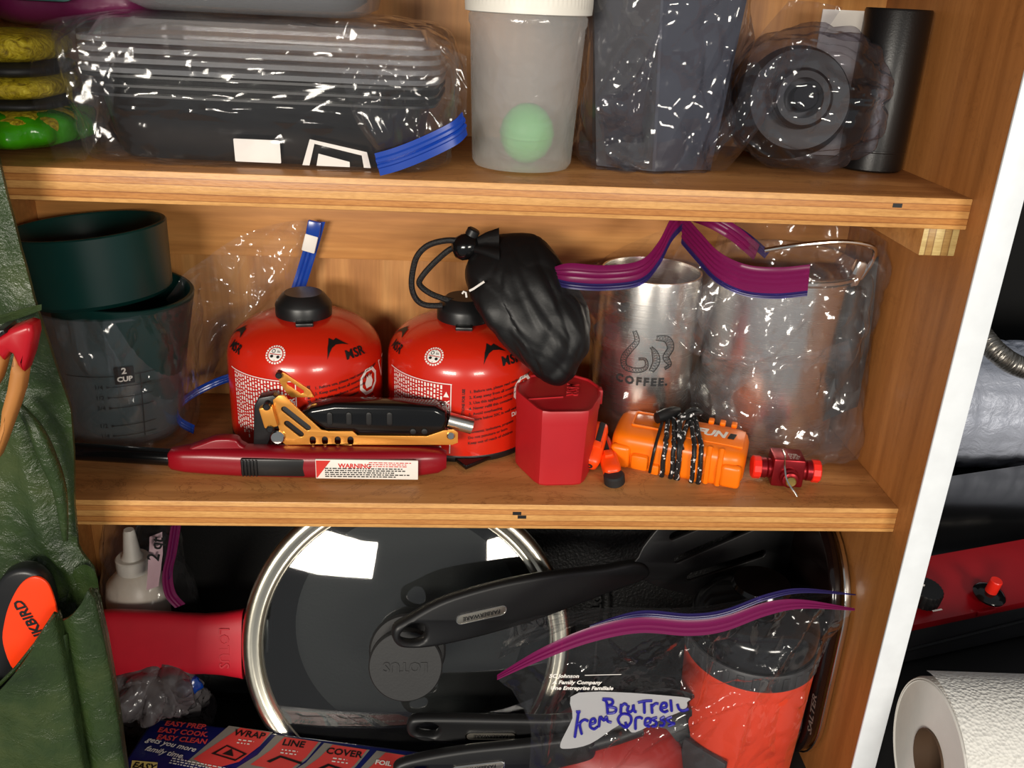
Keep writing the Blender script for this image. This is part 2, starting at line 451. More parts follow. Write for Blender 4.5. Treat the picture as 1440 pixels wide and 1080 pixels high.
for nm, z, mt, lab in (('shelf_board', S, M['shelf'], 'upper plywood shelf board holding the lidded jar and black tube'),
                       ('shelf_board', 0, M['shelf'], 'middle plywood shelf board holding the red fuel canisters')):
    o = thing(nm, lab, 'shelf', (XL, 0, z-.0183))
    b = mesh_obj('board', box(0, -XL, 0, D, 0, .0183, .0007), [mt, M['edge']], o)
    for p in b.data.polygons:
        if p.normal.y < -.6: p.material_index = 1
    # dark voids in the plies
    for px, py in (((1262, 289),) if z else ((727, 722), (734, 727))):
        q = AY(px, py, 0)
        mesh_obj('edge_void', box(q.x-XL-.0028, q.x-XL+.0028, -.0002, .002, q.z-z+.0183-.0012, q.z-z+.0183+.0012), M['ink'], o)
cl = thing('shelf_cleat', 'short plywood cleat screwed under the upper shelf to the side panel', 'cleat', (-.0222, .006, S-.0183-.0175))
b = mesh_obj('cleat_block', box(0, .0222, 0, .15, 0, .0175, .0006), [M['rail'], M['cleat']], cl)
for p in b.data.polygons:
    if p.normal.y < -.6: p.material_index = 1
# ================================================================ middle shelf
# ---------------------------------------------------------------- fuel canisters
M['canred'] = plain('canister_red', (198, 34, 14), .27, var=.03, coat=.3)
M['canorange'] = plain('canister_label_red', (186, 22, 14), .33, var=.04)
CR = .0545
CPROF = [(.0475, .0030), (.0500, 0), (.0525, .0005), (.0540, .003), (CR, .006), (CR, .060), (.0541, .0645), (.0528, .0692), (.0502, .0740),
         (.0460, .0785), (.0400, .0825), (.0330, .0858), (.0260, .0880), (.0200, .0890), (.0150, .0895), (.0150, .0930), (0, .0930)]
def prof_at(s):
    """radius and height a distance s up the can from its base, along the skin"""
    P = CPROF[4:]; 
    if s < P[0][1]: return CR, s
    d = P[0][1]
    for a, b in zip(P, P[1:]):
        L = math.hypot(b[0]-a[0], b[1]-a[1])
        if s <= d+L: t = (s-d)/L; return a[0]+(b[0]-a[0])*t, a[1]+(b[1]-a[1])*t
        d += L
    return P[-1]
def on_can(vf, az, s0, rot=0, lift=.00025):
    V = []; c, s_ = math.cos(R(rot)), math.sin(R(rot))
    rr, _ = prof_at(s0)
    for v in vf[0]:
        x = v[0]*c - v[1]*s_; y = v[0]*s_ + v[1]*c
        r, z = prof_at(s0+y); a = R(az-90) + x/max(rr, .01)
        r2, z2 = prof_at(s0+y+.001); nr, nz = (z2-z), (r-r2); L = math.hypot(nr, nz) or 1
        r += nr/L*lift; z += nz/L*lift
        V.append(Vector((r*math.cos(a), r*math.sin(a), z)))
    return V, vf[1]
def sub(vf, n=1):
    bm = bmesh.new(); vs = [bm.verts.new(v) for v in vf[0]]
    for f in vf[1]:
        try: bm.faces.new([vs[i] for i in f])
        except ValueError: pass
    bmesh.ops.subdivide_edges(bm, edges=bm.edges[:], cuts=n, use_grid_fill=True); bm.verts.index_update()
    out = ([v.co.copy() for v in bm.verts], [tuple(v.index for v in f.verts) for f in bm.faces]); bm.free(); return out
def rect(w, h, cx=0, cy=0): return [Vector((cx-w/2, cy-h/2, 0)), Vector((cx+w/2, cy-h/2, 0)), Vector((cx+w/2, cy+h/2, 0)), Vector((cx-w/2, cy+h/2, 0))], [(0, 1, 2, 3)]
def canister(label, loc, facing, seed):
    rnd = random.Random(seed)
    t = thing('fuel_canister', label, 'gas canister', loc, (0, 0, R(facing)), 'red fuel canisters on the middle shelf')
    mesh_obj('can_body', lathe([(0, .003)]+CPROF, 72), M['canred'], t, smooth=40)
    mesh_obj('base_rim', lathe([(.0495, -.0), (.0535, .0003), (.0546, .0025), (.0547, .0052), (.0545, .0056)], 64), M['black'], t)
    cap = [(.0188, .0885), (.0196, .0892), (.0197, .0965), (.0188, .0985), (.0150, .1035), (.0130, .1050), (0, .1052)]
    c = mesh_obj('cap', lathe(cap, 40), M['black'], t, smooth=30)
    mesh_obj('cap_tab', box(-.006, .006, -.026, -.018, .0878, .0905, .0008), M['black'], c)
    # print: darker red label field, white frame, rows of tiny type, emblem, warnings
    fld = sub(rect(.056, .054), 8)
    mesh_obj('label_field', on_can(fld, -37, .0335, 0, .00015), M['canorange'], t, smooth=180)
    fr = join(sub(rect(.0006, .052, .0275, 0), 6), sub(rect(.056, .0006, 0, .0262), 10))
    mesh_obj('label_frame', on_can(fr, -37, .0335, 0, .0003), M['wink'], t)
    w = words(19, .049, .0024, .0013, rnd)
    mesh_obj('label_print', on_can(xf(w, T(-.0245, .022, 0)), -39, .034, -90), M['wink'], t)
    mesh_obj('danger_print', on_can(xf(text2d('DANGER', .0058, .0001), RZ(90)), -11, .036, 0), M['wink'], t)
    tri = ([Vector((0, 0, 0)), Vector((.004, 0, 0)), Vector((.002, .004, 0))], [(0, 1, 2)])
    mesh_obj('warning_triangle', on_can(xf(tri, T(-.0025, .050, 0)), -11, .0, 0), M['wink'], t)
    ls = ['1. Before use, please read caution and danger', '2. Keep away from all sources of ignition', '3. Use this appliance correct only', '4. Never refill this container', '5. Avoid overheating', '6. Store below 50C in well ventilated area']
    for k, q in enumerate(ls):
        mesh_obj('instruction_line', on_can(text2d(q, .0029, .00006, 0, 0, 'LEFT'), 5, .0545-.0042*k, 6), M['ink'], t)
    mesh_obj('instruction_heading', on_can(text2d('DIRECTIONS FOR USE', .0026, .0001), 1, .044, 90), M['ink'], t)
    for k, q in enumerate(['Contents: isobutane, propane', 'Do not puncture or burn', 'Keep out of reach of children']):
        mesh_obj('instruction_line', on_can(text2d(q, .0029, .00006, 0, 0, 'LEFT'), 5, .024-.0042*k, 6), M['ink'], t)
    # octagon flame sign
    def oct_(r): return [(r*math.cos(R(22.5+45*i)), r*math.sin(R(22.5+45*i))) for i in range(8)]
    mesh_obj('octagon_sign', on_can(sub(plate([oct_(.0105), oct_(.0078)], 0), 1), 51, .050), M['wink'], t)
    fl = [(-.003, -.005), (.003, -.005), (.0045, -.001), (.003, .002), (.0028, .0045), (.0012, .0025), (0, .006), (-.0012, .0025), (-.0028, .0045), (-.003, .002), (-.0045, -.001)]
    mesh_obj('flame_emblem', on_can(plate([fl], 0), 51, .050), M['wink'], t)
    mesh_obj('danger_print', on_can(text2d('DANGER', .0045, .00015), 49, .0335, 6), M['wink'], t)
    mesh_obj('triangle_sign', on_can(plate([[(-.008, .007), (.008, .007), (0, -.008)], [(-.006, .0058), (.006, .0058), (0, -.0056)]], 0), 74, .053), M['wink'], t)
    # brand print on the shoulder
    for az in (31, -76, 150):
        mt = [(-.0125, -.0062), (-.0105, .0015), (-.0062, .0098), (-.0035, .0072), (-.0005, .0086), (.0062, .0008), (.0015, .0028), (-.0035, .0034), (-.0075, .0012), (-.0105, -.0025)]
        mesh_obj('brand_mountain', on_can(sub(plate([mt], 0), 1), az, .0795, 0, .0005), M['ink'], t)
        mesh_obj('brand_print', on_can(text2d('MSR', .0088, .00028, .12, 0, 'CENTER', 1.05, 3), az+9, .0735, 0, .0006), M['ink'], t)
    mesh_obj('seal_disc', on_can(sub(plate([circ(.0048), [(-.0042, -.0003), (.0042, -.0003), (.0042, .0003), (-.0042, .0003)][::-1], ], 0), 2), -24, .0775, 0, .0004), M['wink'], t)
    ring = words(1, .0, .002, .001, rnd)
    mk = []
    for k in range(22):
        a = 2*math.pi*k/22; mk.append(xf(rect(.0012, .0012), T(.0062*math.cos(a), .0062*math.sin(a), 0) @ RZ(math.degrees(a))))
    mesh_obj('seal_lettering', on_can(join(*mk), -24, .0775, 0, .0004), M['wink'], t)
    em = [xf(plate([circ(.0011, 10)], 0), T(x, y, 0)) for x, y in ((-.0021, -.0017), (.0022, -.0018))]
    em.append(xf(plate([circ(.0014, 10), circ(.0009, 10)], 0), T(-.0017, .0021, 0)))
    em.append(xf(rect(.0004, .0090), RZ(0))); em.append(xf(text2d('86', .0024), T(.002, .002, 0)))
    mesh_obj('seal_emblem', on_can(join(*em), -24, .0775, 0, .00055), M['ink'], t)
    return t
C1 = AY(431, 520, .110); C2 = AY(651, 520, .110)
for C_, lab, sd in ((C1, 'red gas canister with black cap beside the bagged measuring cup', 1), (C2, 'red gas canister with black drawstring pouch resting on its shoulder', 2)):
    canister(lab, (C_.x, .110, 0), math.degrees(math.atan2(CAM.y-.110, CAM.x-C_.x))+90, sd)

# ---------------------------------------------------------------- utility lighter
M['ltred'] = plain('lighter_red', (132, 8, 24), .3, var=.03)
M['label'] = plain('label_white', (228, 222, 214), .5, var=.03)
M['redink'] = plain('red_ink', (205, 44, 36), .5)
t = thing('utility_lighter', 'long red utility lighter with black barrel lying along the shelf front', 'lighter', (0, 0, 0))
LY = .0385
def sect(x, y, z0, z1, hw, e=3.2, n=20):
    return [Vector((x, y+a, (z0+z1)/2+b)) for a, b in sup(hw, (z1-z0)/2, e, n)]
LX = lambda px, py=640: AY(px, py, LY).x
lx0, lx1 = LX(238), LX(628)
rings = []
for u, z0, z1, hw, dy in ((0, .0045, .0155, .0050, 0), (.01, .0030, .0170, .0066, 0), (.06, .0016, .0186, .0082, 0), (.14, .0008, .0196, .0094, 0), (.25, .0004, .0200, .0100, -.001), (.5, .0004, .0200, .0102, -.002), (.75, .0006, .0204, .0100, -.001), (.9, .0010, .0200, .0094, .001), (.97, .0024, .0188, .0080, .002), (1, .005, .016, .0050, .0025)):
    rings.append(sect(lx0+(lx1-lx0)*u, LY+dy, z0, z1, hw))
mesh_obj('lighter_body', loft(rings), M['ltred'], t, smooth=50)
br = [Vector((LX(85), LY+.006, .0112)), Vector((LX(160), LY+.003, .0110)), Vector((lx0+.002, LY, .0105))]
mesh_obj('barrel', tube(catmull(br, 6), .0058, 20), M['gblack'], t)
mesh_obj('barrel_tip', tube([br[0], br[0]+Vector((-.004, .0003, 0))], .0045, 16), M['chrome'], t)
tr = [(0, 0), (.009, .004), (.018, .0075), (.030, .0075), (.0335, .0035), (.036, -.001), (0, -.004)]
a = LX(268)
mesh_obj('trigger', xf(plate([smoothpoly(tr, 3)], .009, .0012), T(a, LY+.001, .0185) @ RX(90)), M['ltred'], t, smooth=50)
f = LY-.0122
sx0, sx1 = LX(343), LX(432)
mesh_obj('slider', box(sx0, sx1, f, f+.006, .0035, .0165, .0014), M['black'], t)
for k in range(5): mesh_obj('grip_rib', box(sx0+.001+k*.0022, sx0+.0022+k*.0022, f-.0012, f+.002, .004, .016, .0005), M['black'], t)
x0, x1 = LX(447), LX(589)
lb = mesh_obj('warning_label', box(x0, x1, f-.0006, f+.001, .0030, .0172, .0004), M['label'], t)
fm = T(x0, f-.0008, .0030) @ RX(90)
mesh_obj('corner_flash', xf(([Vector((.0005, .0008, 0)), Vector((.0005, .0136, 0)), Vector((.010, .0136, 0)), Vector((.001, .0008, 0))], [(0, 1, 2, 3)]), fm), M['redink'], lb)
mesh_obj('warning_print', xf(text2d('WARNING', .0044, .00015, 0, 0, 'LEFT'), fm @ T(.015, .0098, 0)), M['redink'], lb)
rnd = random.Random(5)
mesh_obj('red_print', xf(words(3, .030, .0014, .0006, rnd), fm @ T(.035, .0122, 0)), M['redink'], lb)
mesh_obj('small_print', xf(words(5, .056, .0015, .0008, rnd, (.0008, .003)), fm @ T(.0062, .0075, 0)), M['ink'], lb)

# ---------------------------------------------------------------- gold and black pot gripper
M['gold'] = plain('gold_anodised', (232, 158, 70), .30, .55, var=.03)
ZT = .0206; TY = AZ(500, 625, ZT).y
t = thing('pot_gripper', 'folding gold and black metal pot gripper resting on the red lighter', 'pot gripper', (0, 0, 0))
o0 = AY(380, 624, TY); 
def tp(px, py): q = AY(px, py, TY); return (q.x-o0.x, q.z-o0.z)
def tpl(pts): return [tp(*p) for p in pts]
TM = T(o0.x, TY, o0.z) @ RX(90)
gp = [(384, 562), (392, 556), (400, 556), (412, 568), (452, 604), (462, 606), (496, 606), (503, 612), (600, 613), (624, 605), (638, 604), (644, 608), (644, 622), (636, 625), (402, 625), (395, 619), (393, 604), (388, 588)]
hl = [slot(*tp(400, 575), *tp(433, 601), .0042), slot(*tp(404, 595), *tp(423, 610), .0042)]
for px in (440, 457, 475, 493): hl.append(slot(*tp(px, 617), *tp(px, 621), .0040))
mesh_obj('gold_plate', xf(plate([tpl(gp)]+hl, .0016, .0003), TM), M['gold'], t)
mesh_obj('inner_frame', xf(plate([tpl([(392, 566), (402, 566), (452, 606), (500, 612), (600, 615), (634, 610), (634, 620), (408, 621), (398, 610)])], .004, .0005), T(0, .0032, 0) @ TM), M['black'], t)
bd = [(424, 582), (437, 574), (470, 568), (560, 570), (612, 573), (626, 580), (630, 592), (626, 606), (600, 614), (505, 613), (497, 607), (458, 606)]
b = mesh_obj('grip_body', xf(plate([tpl(bd)], .016, .0032), T(0, .0072, 0) @ TM), M['gblack'], t, smooth=50)
for px in (464, 491, 519, 548):
    q = AY(px, 588, TY)
    mesh_obj('grip_groove', xf(plate([slot(0, -.003, 0, .003, .0038)], .002, .0005), T(q.x, TY-.0008, q.z) @ RX(90)), M['ink'], b)
for px in (581, 597):
    q = AY(px, 606, TY)
    mesh_obj('rivet_hole', xf(plate([circ(.0021, 14)], .002, .0004), T(q.x, TY-.0006, q.z) @ RX(90)), M['ink'], b)
jaw = [(357, 572), (364, 560), (384, 556), (392, 562), (396, 590), (400, 600), (386, 604), (376, 626), (356, 626)]
mesh_obj('jaw', xf(plate([tpl(jaw)], .010, .0012), T(0, .005, 0) @ TM), M['black'], t)
def tq(px, py, dy=0): q = AY(px, py, TY); return Vector((q.x, TY+dy, q.z))
mesh_obj('jaw_link', xf(box(-.0045, .0045, -.004, .004, -.0075, .0075, .001), T(*tq(379, 583, -.001)) @ RY(-12)), M['gold'], t)
for p in ((377, 567), (382, 598)): mesh_obj('jaw_pin', xf(cyl(.0024, -.005, .005, 16, .0006), T(*tq(p[0], p[1], -.002)) @ RX(90)), M['black'], t)
mesh_obj('pivot_rivet', xf(cyl(.0047, -.001, .0022, 24, .0006), T(*tq(391, 613, -.001)) @ RX(90)), M['chrome'], t)
mesh_obj('end_rivet', xf(cyl(.0026, -.001, .0020, 20, .0005), T(*tq(634, 611, -.001)) @ RX(90)), M['chrome'], t)
a, b_ = tq(630, 597, .007), tq(664, 606, .007)
mesh_obj('steel_tube', tube([a, b_], .0056, 24), M['steel'], t)
arm = [(384, 533), (395, 535), (432, 560), (438, 570), (405, 570), (397, 562), (388, 548)]
mesh_obj('raised_gold_arm', xf(plate([tpl(arm), slot(*tp(402, 550), *tp(420, 562), .003)], .0014, .0003), T(0, .0135, 0) @ TM), M['gold'], t)
mesh_obj('arm_pin', xf(cyl(.0022, -.004, .004, 14, .0005), T(*tq(388, 537, .0135)) @ RX(90)), M['black'], t)
mesh_obj('back_spine', box(tq(440, 570).x, tq(626, 570).x, TY+.010, TY+.016, tq(440, 606).z, tq(500, 574).z, .002), M['gblack'], t)

# black pointed strap end poking out from under the canister
t = thing('strap_end', 'glossy black pointed strap end lying beside the second canister', 'strap', (0, 0, 0))
pz = lambda x, y, z=.002: AZ(x, y, z)
pts = [(626, 630), (660, 628), (700, 622), (722, 612), (724, 620), (690, 645), (655, 660), (640, 648)]
c0 = pz(640, 640)
mesh_obj('strap_flap', xf(plate([[((pz(*p)-c0).x, (pz(*p)-c0).y) for p in pts]], .003, .0008), T(c0.x, c0.y, .0028)), M['gblack'], t, smooth=50)
mesh_obj('strap_stitching', tube([pz(x, y, .0046) for x, y in ((634, 637), (655, 634), (690, 629), (718, 619))], .0005, 6), M['wink'], t)

# ---------------------------------------------------------------- red stove case
M['casered'] = plain('case_red', (176, 24, 32), .42, var=.03)
t = thing('stove_case', 'matt red faceted hard case with embossed lid under the black pouch', 'case', (0, 0, 0))
base = [(-.2405, .0235), (-.2095, .0255), (-.1990, .052), (-.1975, .066), (-.203, .079), (-.214, .087), (-.232, .089), (-.246, .083), (-.253, .072), (-.2545, .056)]
ctr = Vector((-.2262, .057))
def cs(k, z, inset=0):
    P = smoothpoly([(ctr.x+(x-ctr.x)*k, ctr.y+(y-ctr.y)*k) for x, y in base], 1)
    out = []
    n = len(P)
    for i in range(n):   # small rounded corners
        a, b, c = Vector(P[i-1]), Vector(P[i]), Vector(P[(i+1) % n])
        p0 = b+(a-b)*.18; p2 = b+(c-b)*.18
        for u in (0, .5, 1): q = (1-u)**2*p0+2*u*(1-u)*b+u*u*p2; out.append(Vector((q.x, q.y, z)))
    return out
HC = .056
mesh_obj('case_body', loft([cs(.95, 0), cs(.975, .0012), cs(1.02, HC-.010), cs(1.02, HC-.0095)]), M['casered'], t, smooth=25)
b = mesh_obj('case_lid', loft([cs(1.0, HC-.0100), cs(1.035, HC-.0098), cs(1.045, HC-.0015), cs(1.03, HC), cs(.99, HC), cs(.975, HC-.0012)]), M['casered'], t, smooth=25)
mesh_obj('lid_lettering', xf(text2d('MSR', .012, .0001, 0, .0005), T(-.2165, .062, HC-.0008) @ RZ(-98)), M['casered'], b)
mesh_obj('lid_relief', xf(plate([[(-.012, -.006), (.012, -.001), (.012, -.0003), (-.012, -.0052)]], .0008), T(-.236, .05, HC-.0008)), M['casered'], b)
mesh_obj('lid_latch', box(-.1985, -.1955, .058, .066, HC-.010, HC+.0005, .0008), M['casered'], b)

# ---------------------------------------------------------------- black drawstring pouch
M['nylon'] = plain('black_nylon', (15, 15, 16), .46, spec=.35, bump=.15, bscale=500)
t = thing('drawstring_pouch', 'crumpled black nylon drawstring pouch lying over canister and red case', 'pouch', (0, 0, 0))
rowsP = [(331, 716, 752, .096, .006), (337, 690, 768, .094, .014), (350, 668, 782, .090, .020), (372, 654, 798, .084, .024), (402, 651, 816, .078, .027), (440, 670, 831, .071, .028), (478, 702, 833, .066, .026), (512, 736, 818, .063, .021), (530, 756, 803, .062, .014), (538, 770, 792, .062, .005)]
keysC = [(AY(a, y, Yd)+AY(b, y, Yd))/2 for y, a, b, Yd, hd_ in rowsP]; keysA = [Vector(((AY(b, y, Yd)-AY(a, y, Yd)).length/2, hd_, 0)) for y, a, b, Yd, hd_ in rowsP]
A = catmull(keysC, 10); RR = catmull(keysA, 10)
rings = []; N = 150
for i, p in enumerate(A):
    L = i/(len(A)-1); rg = []
    for k in range(N):
        a = 2*math.pi*k/N; c, s_ = math.cos(a), math.sin(a)
        q = p+RT*(math.copysign(abs(c)**.9, c)*RR[i].x)+Vector((0, math.copysign(abs(s_)**.9, s_)*RR[i].y, .10*s_*RR[i].y))
        g = Vector((q.x*1.0+q.z*.55, q.y*.5, q.z*.42-q.x*.2))
        ridge = crumple(g*1.0, .021, 23)-.4+.45*(crumple(q, .020, 29)-.35)
        q += (q-p).normalized()*(.0062*ridge*min(1, RR[i].y/.012))
        q.y = min(q.y, D-.012); rg.append(q)
    rings.append(rg)
mesh_obj('pouch_body', loft(rings), M['nylon'], t, smooth=32)
mesh_obj('gathered_neck', loft([[AY(x, y, .093)+RT*0+Vector((0, r_*math.cos(2*math.pi*k/40)*(1+.2*math.sin(5*2*math.pi*k/40)), r_*math.sin(2*math.pi*k/40)*(1+.2*math.sin(5*2*math.pi*k/40)))) for k in range(40)] for x, y, r_ in ((662, 350, .005), (670, 352, .0075), (682, 356, .012), (700, 364, .018))]), M['nylon'], t, smooth=50)
tg = AY(655, 347, .094)
mesh_obj('cord_lock', xf(lathe([(0, -.0095), (.005, -.0088), (.0082, -.005), (.009, 0), (.0082, .005), (.005, .0088), (0, .0095)], 28), T(*tg) @ RY(70)), M['gblack'], t, smooth=80)
mesh_obj('lock_button', xf(cyl(.0045, 0, .006, 20, .001), T(*(tg+Vector((.003, 0, .007)))) @ RY(25)), M['black'], t)
def cordpts(pp, y0, y1): return catmull([AY(x, y, y0+(y1-y0)*i/(len(pp)-1)) for i, (x, y) in enumerate(pp)], 8)
def rope(pts, r, n=9):
    V, F = tube(pts, r, n)
    return V, F
M['rope'] = plain('black_cord', (13, 13, 14), .6, bump=.8, bscale=900, bdist=.001)
mesh_obj('drawcord', join(rope(cordpts([(655, 340), (630, 338), (604, 344), (588, 358), (581, 378), (579, 402), (585, 420), (598, 429), (622, 430)], .092, .100), .0021),
                          rope(cordpts([(652, 347), (634, 350), (612, 368), (594, 388), (590, 400), (604, 412), (624, 420), (640, 424)], .095, .104), .0021)), M['rope'], t)
bl = AY(655, 413, .072)
mesh_obj('white_print', join(tube([AY(x, y, .062) for x, y in ((650, 413), (652, 410), (655, 411), (656, 418))], .0007, 6),
                             tube([AY(x, y, .060) for x, y in ((660, 409), (666, 406), (675, 400), (681, 396))], .0008, 6)), M['wink'], t)

# ---------------------------------------------------------------- small orange folding cutters
M['neon'] = plain('neon_orange', (250, 74, 12), .35, var=.03)
def cutter(label, p0, p1, w, h, tilt):
    L = (p1-p0).length; t = thing('folding_cutter', label, 'cutter', p0)
    m = frame(Vector((0, 0, 0)), p1-p0, Vector((-(p1-p0).y, (p1-p0).x, 0))) @ RX(tilt)
    rg = []
    for u, k in ((0, .55), (.03, .85), (.12, 1), (.5, 1), (.85, .95), (.97, .8), (1, .5)):
        rg.append([m @ Vector((L*u, a, b)) for a, b in sup(w/2*k, h/2*k, 3.4, 20)])
    mesh_obj('cutter_body', loft(rg), M['neon'], t, smooth=50)
    mesh_obj('blade_slot', xf(box(L*.45, L*.95, -w*.16, w*.16, h*.38, h*.53, .0006), m), M['mblack'], t)
    mesh_obj('slide_button', xf(box(L*.3, L*.46, -w*.25, w*.25, h*.35, h*.68, .001), m), M['neon'], t)
    return t, m, L
t, m, L = cutter('orange folding cutter leaning upright against the red case', AZ(829, 655, .0075), AZ(845, 598, .024), .0125, .0125, 20)
mesh_obj('lanyard_hole', xf(lathe([(.0009, 0), (.0022, 0), (.0022, .001), (.0009, .001)], 16), m @ T(.0005, 0, 0) @ RY(-90)), M['mblack'], t)
t, m, L = cutter('orange folding cutter with black round end lying on the shelf', AZ(863, 668, .0065), AZ(846, 617, .012), .0125, .011, -10)
mesh_obj('round_end', xf(lathe([(0, -.0045), (.0062, -.0045), (.0072, -.0035), (.0072, .002), (.006, .003), (0, .003)], 24), m @ T(-.0015, 0, -.001)), M['mblack'], t)

# ---------------------------------------------------------------- orange hard case wrapped in cord
M['caseor'] = plain('case_orange', (244, 118, 8), .36, var=.03)
M['window'] = plain('amber_window', (196, 92, 10), .2)
a, b_ = AZ(884, 622, .0), AZ(1036, 660, 0)
CA = (AZ(862, 632, .015)+AZ(1046, 662, .013))/2; CA.z = 0
ang = math.degrees(math.atan2((AZ(1036, 655, .012)-AZ(875, 625, .012)).y, (AZ(1036, 655, .012)-AZ(875, 625, .012)).x))
t = thing('hard_case', 'orange hard case wrapped in black cord lying before the steel mug', 'case', (CA.x+.006, CA.y+.019, 0), (R(8), 0, R(ang)))
CL, CW, CH = .092, .041, .030
rg = []
for u, k, kz in ((0, .62, .6), (.02, .82, .84), (.06, .95, .96), (.14, 1, 1), (.86, 1, 1), (.94, .95, .96), (.98, .82, .84), (1, .62, .6)):
    rg.append([Vector((CL*(u-.5), x, CH/2+z)) for x, z in sup(CW/2*k, CH/2*kz, 4.6, 36)])
bod = mesh_obj('case_shell', loft(rg), M['caseor'], t, smooth=50)
mesh_obj('window_frame', xf(plate([rrect(.022, .019, .002), rrect(.019, .016, .0015)], .0014, .0003), T(-.024, .004, CH+.0003)), M['caseor'], t)
mesh_obj('amber_window', box(-.0335, -.0145, -.004, .012, CH-.001, CH+.0004, .0002), M['window'], t)
for x in (.014, .022, .030):
    mesh_obj('side_rib', tube([Vector((x, -CW/2+.006, CH-.0005)), Vector((x, -CW/2+.001, CH-.004)), Vector((x, -CW/2-.0006, CH*.5)), Vector((x, -CW/2+.001, .004))], .0021, 10), M['caseor'], t)
for s_ in (-1, 1):
    mesh_obj('end_bumper', xf(box(-.007, .007, -.004, .0025, -.009, .009, .003, 3), T(s_*.038, -CW/2+.001, CH*.45)), M['caseor'], t)
for x in (.018, .026, .034): mesh_obj('lid_notch', box(x-.002, x+.002, CW/2-.004, CW/2+.001, CH-.002, CH+.001, .0008), M['caseor'], t)
mesh_obj('top_panel', box(.004, .043, -.009, .011, CH-.001, CH+.0006, .0003), M['caseor'], t)
mesh_obj('clasp', join(box(-.030, -.018, -CW/2-.004, -CW/2+.003, .006, .018, .002), box(-.016, -.010, -CW/2-.003, -CW/2+.003, .004, .012, .0015)), M['caseor'], t)
mesh_obj('brand_print', xf(text2d('FUN', .0105, .0005, .2, 0), T(.020, .0015, CH+.0009)), M['label'], t)
mesh_obj('brand_block', xf(([Vector((-.002, -.0035, 0)), Vector((.0025, -.0035, 0)), Vector((.004, .0035, 0)), Vector((-.0005, .0035, 0))], [(0, 1, 2, 3)]), T(.0335, .0015, CH+.0009)), M['ink'], t)
mesh_obj('hinge_pin', tube([Vector((-.022, CW/2+.0005, CH-.002)), Vector((.004, CW/2+.0005, CH-.002))], .0009, 8), M['chrome'], t)
nt = NT('flecked_cord'); p = nt.n('BsdfPrincipled'); nt.l(p.outputs[0], nt.out.inputs[0])
nt.l(ramp(nt, noise_tex(nt, 330, 2, coord(nt)), [(.60, (.006, .006, .007, 1)), (.63, (.75, .75, .75, 1))]), p.inputs['Base Color']); p.inputs['Roughness'].default_value = .6
M['fleck'] = nt.m
cd = thing('wound_cord', 'black white-flecked cord wound around the orange hard case', 'cord', (CA.x+.006, CA.y+.019, 0), (R(8), 0, R(ang)))
rnd = random.Random(11)
for k in range(6):
    x = -.010+.0042*k; sk = rnd.uniform(-.012, .004); r_ = .0017
    sec = sup(CW/2+.0022, CH/2+.0022, 4.2, 40)
    pts = [Vector((x+sk*(q[0]/CW)+rnd.uniform(-.0004, .0004), q[0], CH/2+q[1])) for q in sec]
    mesh_obj('cord_turn', tube(pts, r_, 8, True), M['fleck'], cd)
mesh_obj('cord_turn', tube(catmull([(-.004, .002, CH+.0035), (0, .008, CH+.005), (.006, .014, CH+.006), (.010, .020, CH+.004), (.004, .018, CH+.007), (-.002, .006, CH+.0045), (0, -.012, CH+.003), (.004, -.020, CH-.003)], 6), .0017, 8), M['fleck'], cd)
mesh_obj('cord_toggle', xf(lathe([(0, -.011), (.0035, -.010), (.0042, -.003), (.0038, .006), (.0015, .011), (0, .011)], 16), T(-.012, .010, CH+.0045) @ RZ(50) @ RY(90) @ SCL(1.2, 1, 1)), M['black'], cd, smooth=60)
mesh_obj('cord_strap', tube(catmull([(-.014, .000, CH+.003), (-.014, -.010, CH+.0022), (-.0145, -CW/2-.002, CH-.006), (-.016, -CW/2-.003, .006)], 6), .0011, 8), M['black'], cd)

# ---------------------------------------------------------------- red gas valve
M['anod'] = plain('red_anodised', (134, 22, 30), .34, .7, var=.04)
M['capred'] = plain('cap_bright_red', (232, 40, 26), .35)
M['brass'] = plain('brass', (206, 178, 104), .3, 1)
v0 = AZ(1109, 690, 0)
t = thing('gas_valve', 'red anodised gas valve block with bright red end caps and wire', 'valve', (v0.x, v0.y+.012, 0), (0, 0, R(-7)))
mesh_obj('valve_block', box(-.0108, .0108, -.0095, .0095, .0012, .0220, .0014), M['anod'], t)
for s_ in (-1, 1):
    mesh_obj('valve_stem', xf(lathe([(0, 0), (.0070, 0), (.0070, .002), (.0062, .0026), (.0072, .0034), (.0072, .0070), (0, .0070)], 28), T(s_*.0105, 0, .0105) @ RY(s_*90)), M['anod'], t)
    mesh_obj('end_cap', xf(lathe([(0, 0), (.0070, 0), (.0080, .0006), (.0080, .0052), (.0072, .0060), (0, .0060)], 12), T(s_*.0172, 0, .0105) @ RY(s_*90)), M['capred'], t, smooth=20)
mesh_obj('front_boss', xf(lathe([(0, 0), (.0066, 0), (.0066, .003), (.0055, .0040), (.0055, .006), (.0045, .0066), (0, .0066)], 28), T(.0005, -.0094, .0095) @ RX(90)), M['anod'], t)
mesh_obj('brass_plug', xf(lathe([(0, 0), (.0036, 0), (.0036, .0018), (.0030, .0024), (0, .0024)], 24), T(.0005, -.0157, .0095) @ RX(90)), M['brass'], t)
mesh_obj('wire_lever', tube(catmull([(-.003, .010, .020), (-.0028, .004, .0226), (-.003, -.0055, .0226), (-.004, -.0100, .0200), (-.0035, -.0165, .0135), (-.0010, -.0185, .0085), (.0030, -.0205, .0040), (.0050, -.0215, .0012)], 6), .0007, 8), M['chrome'], t)
mesh_obj('top_print', join(xf(text2d('FMR', .0036), T(.003, -.001, .02215)), xf(words(3, .008, .0018, .0006, rnd), T(0, -.0035, .02215))), M['label'], t)
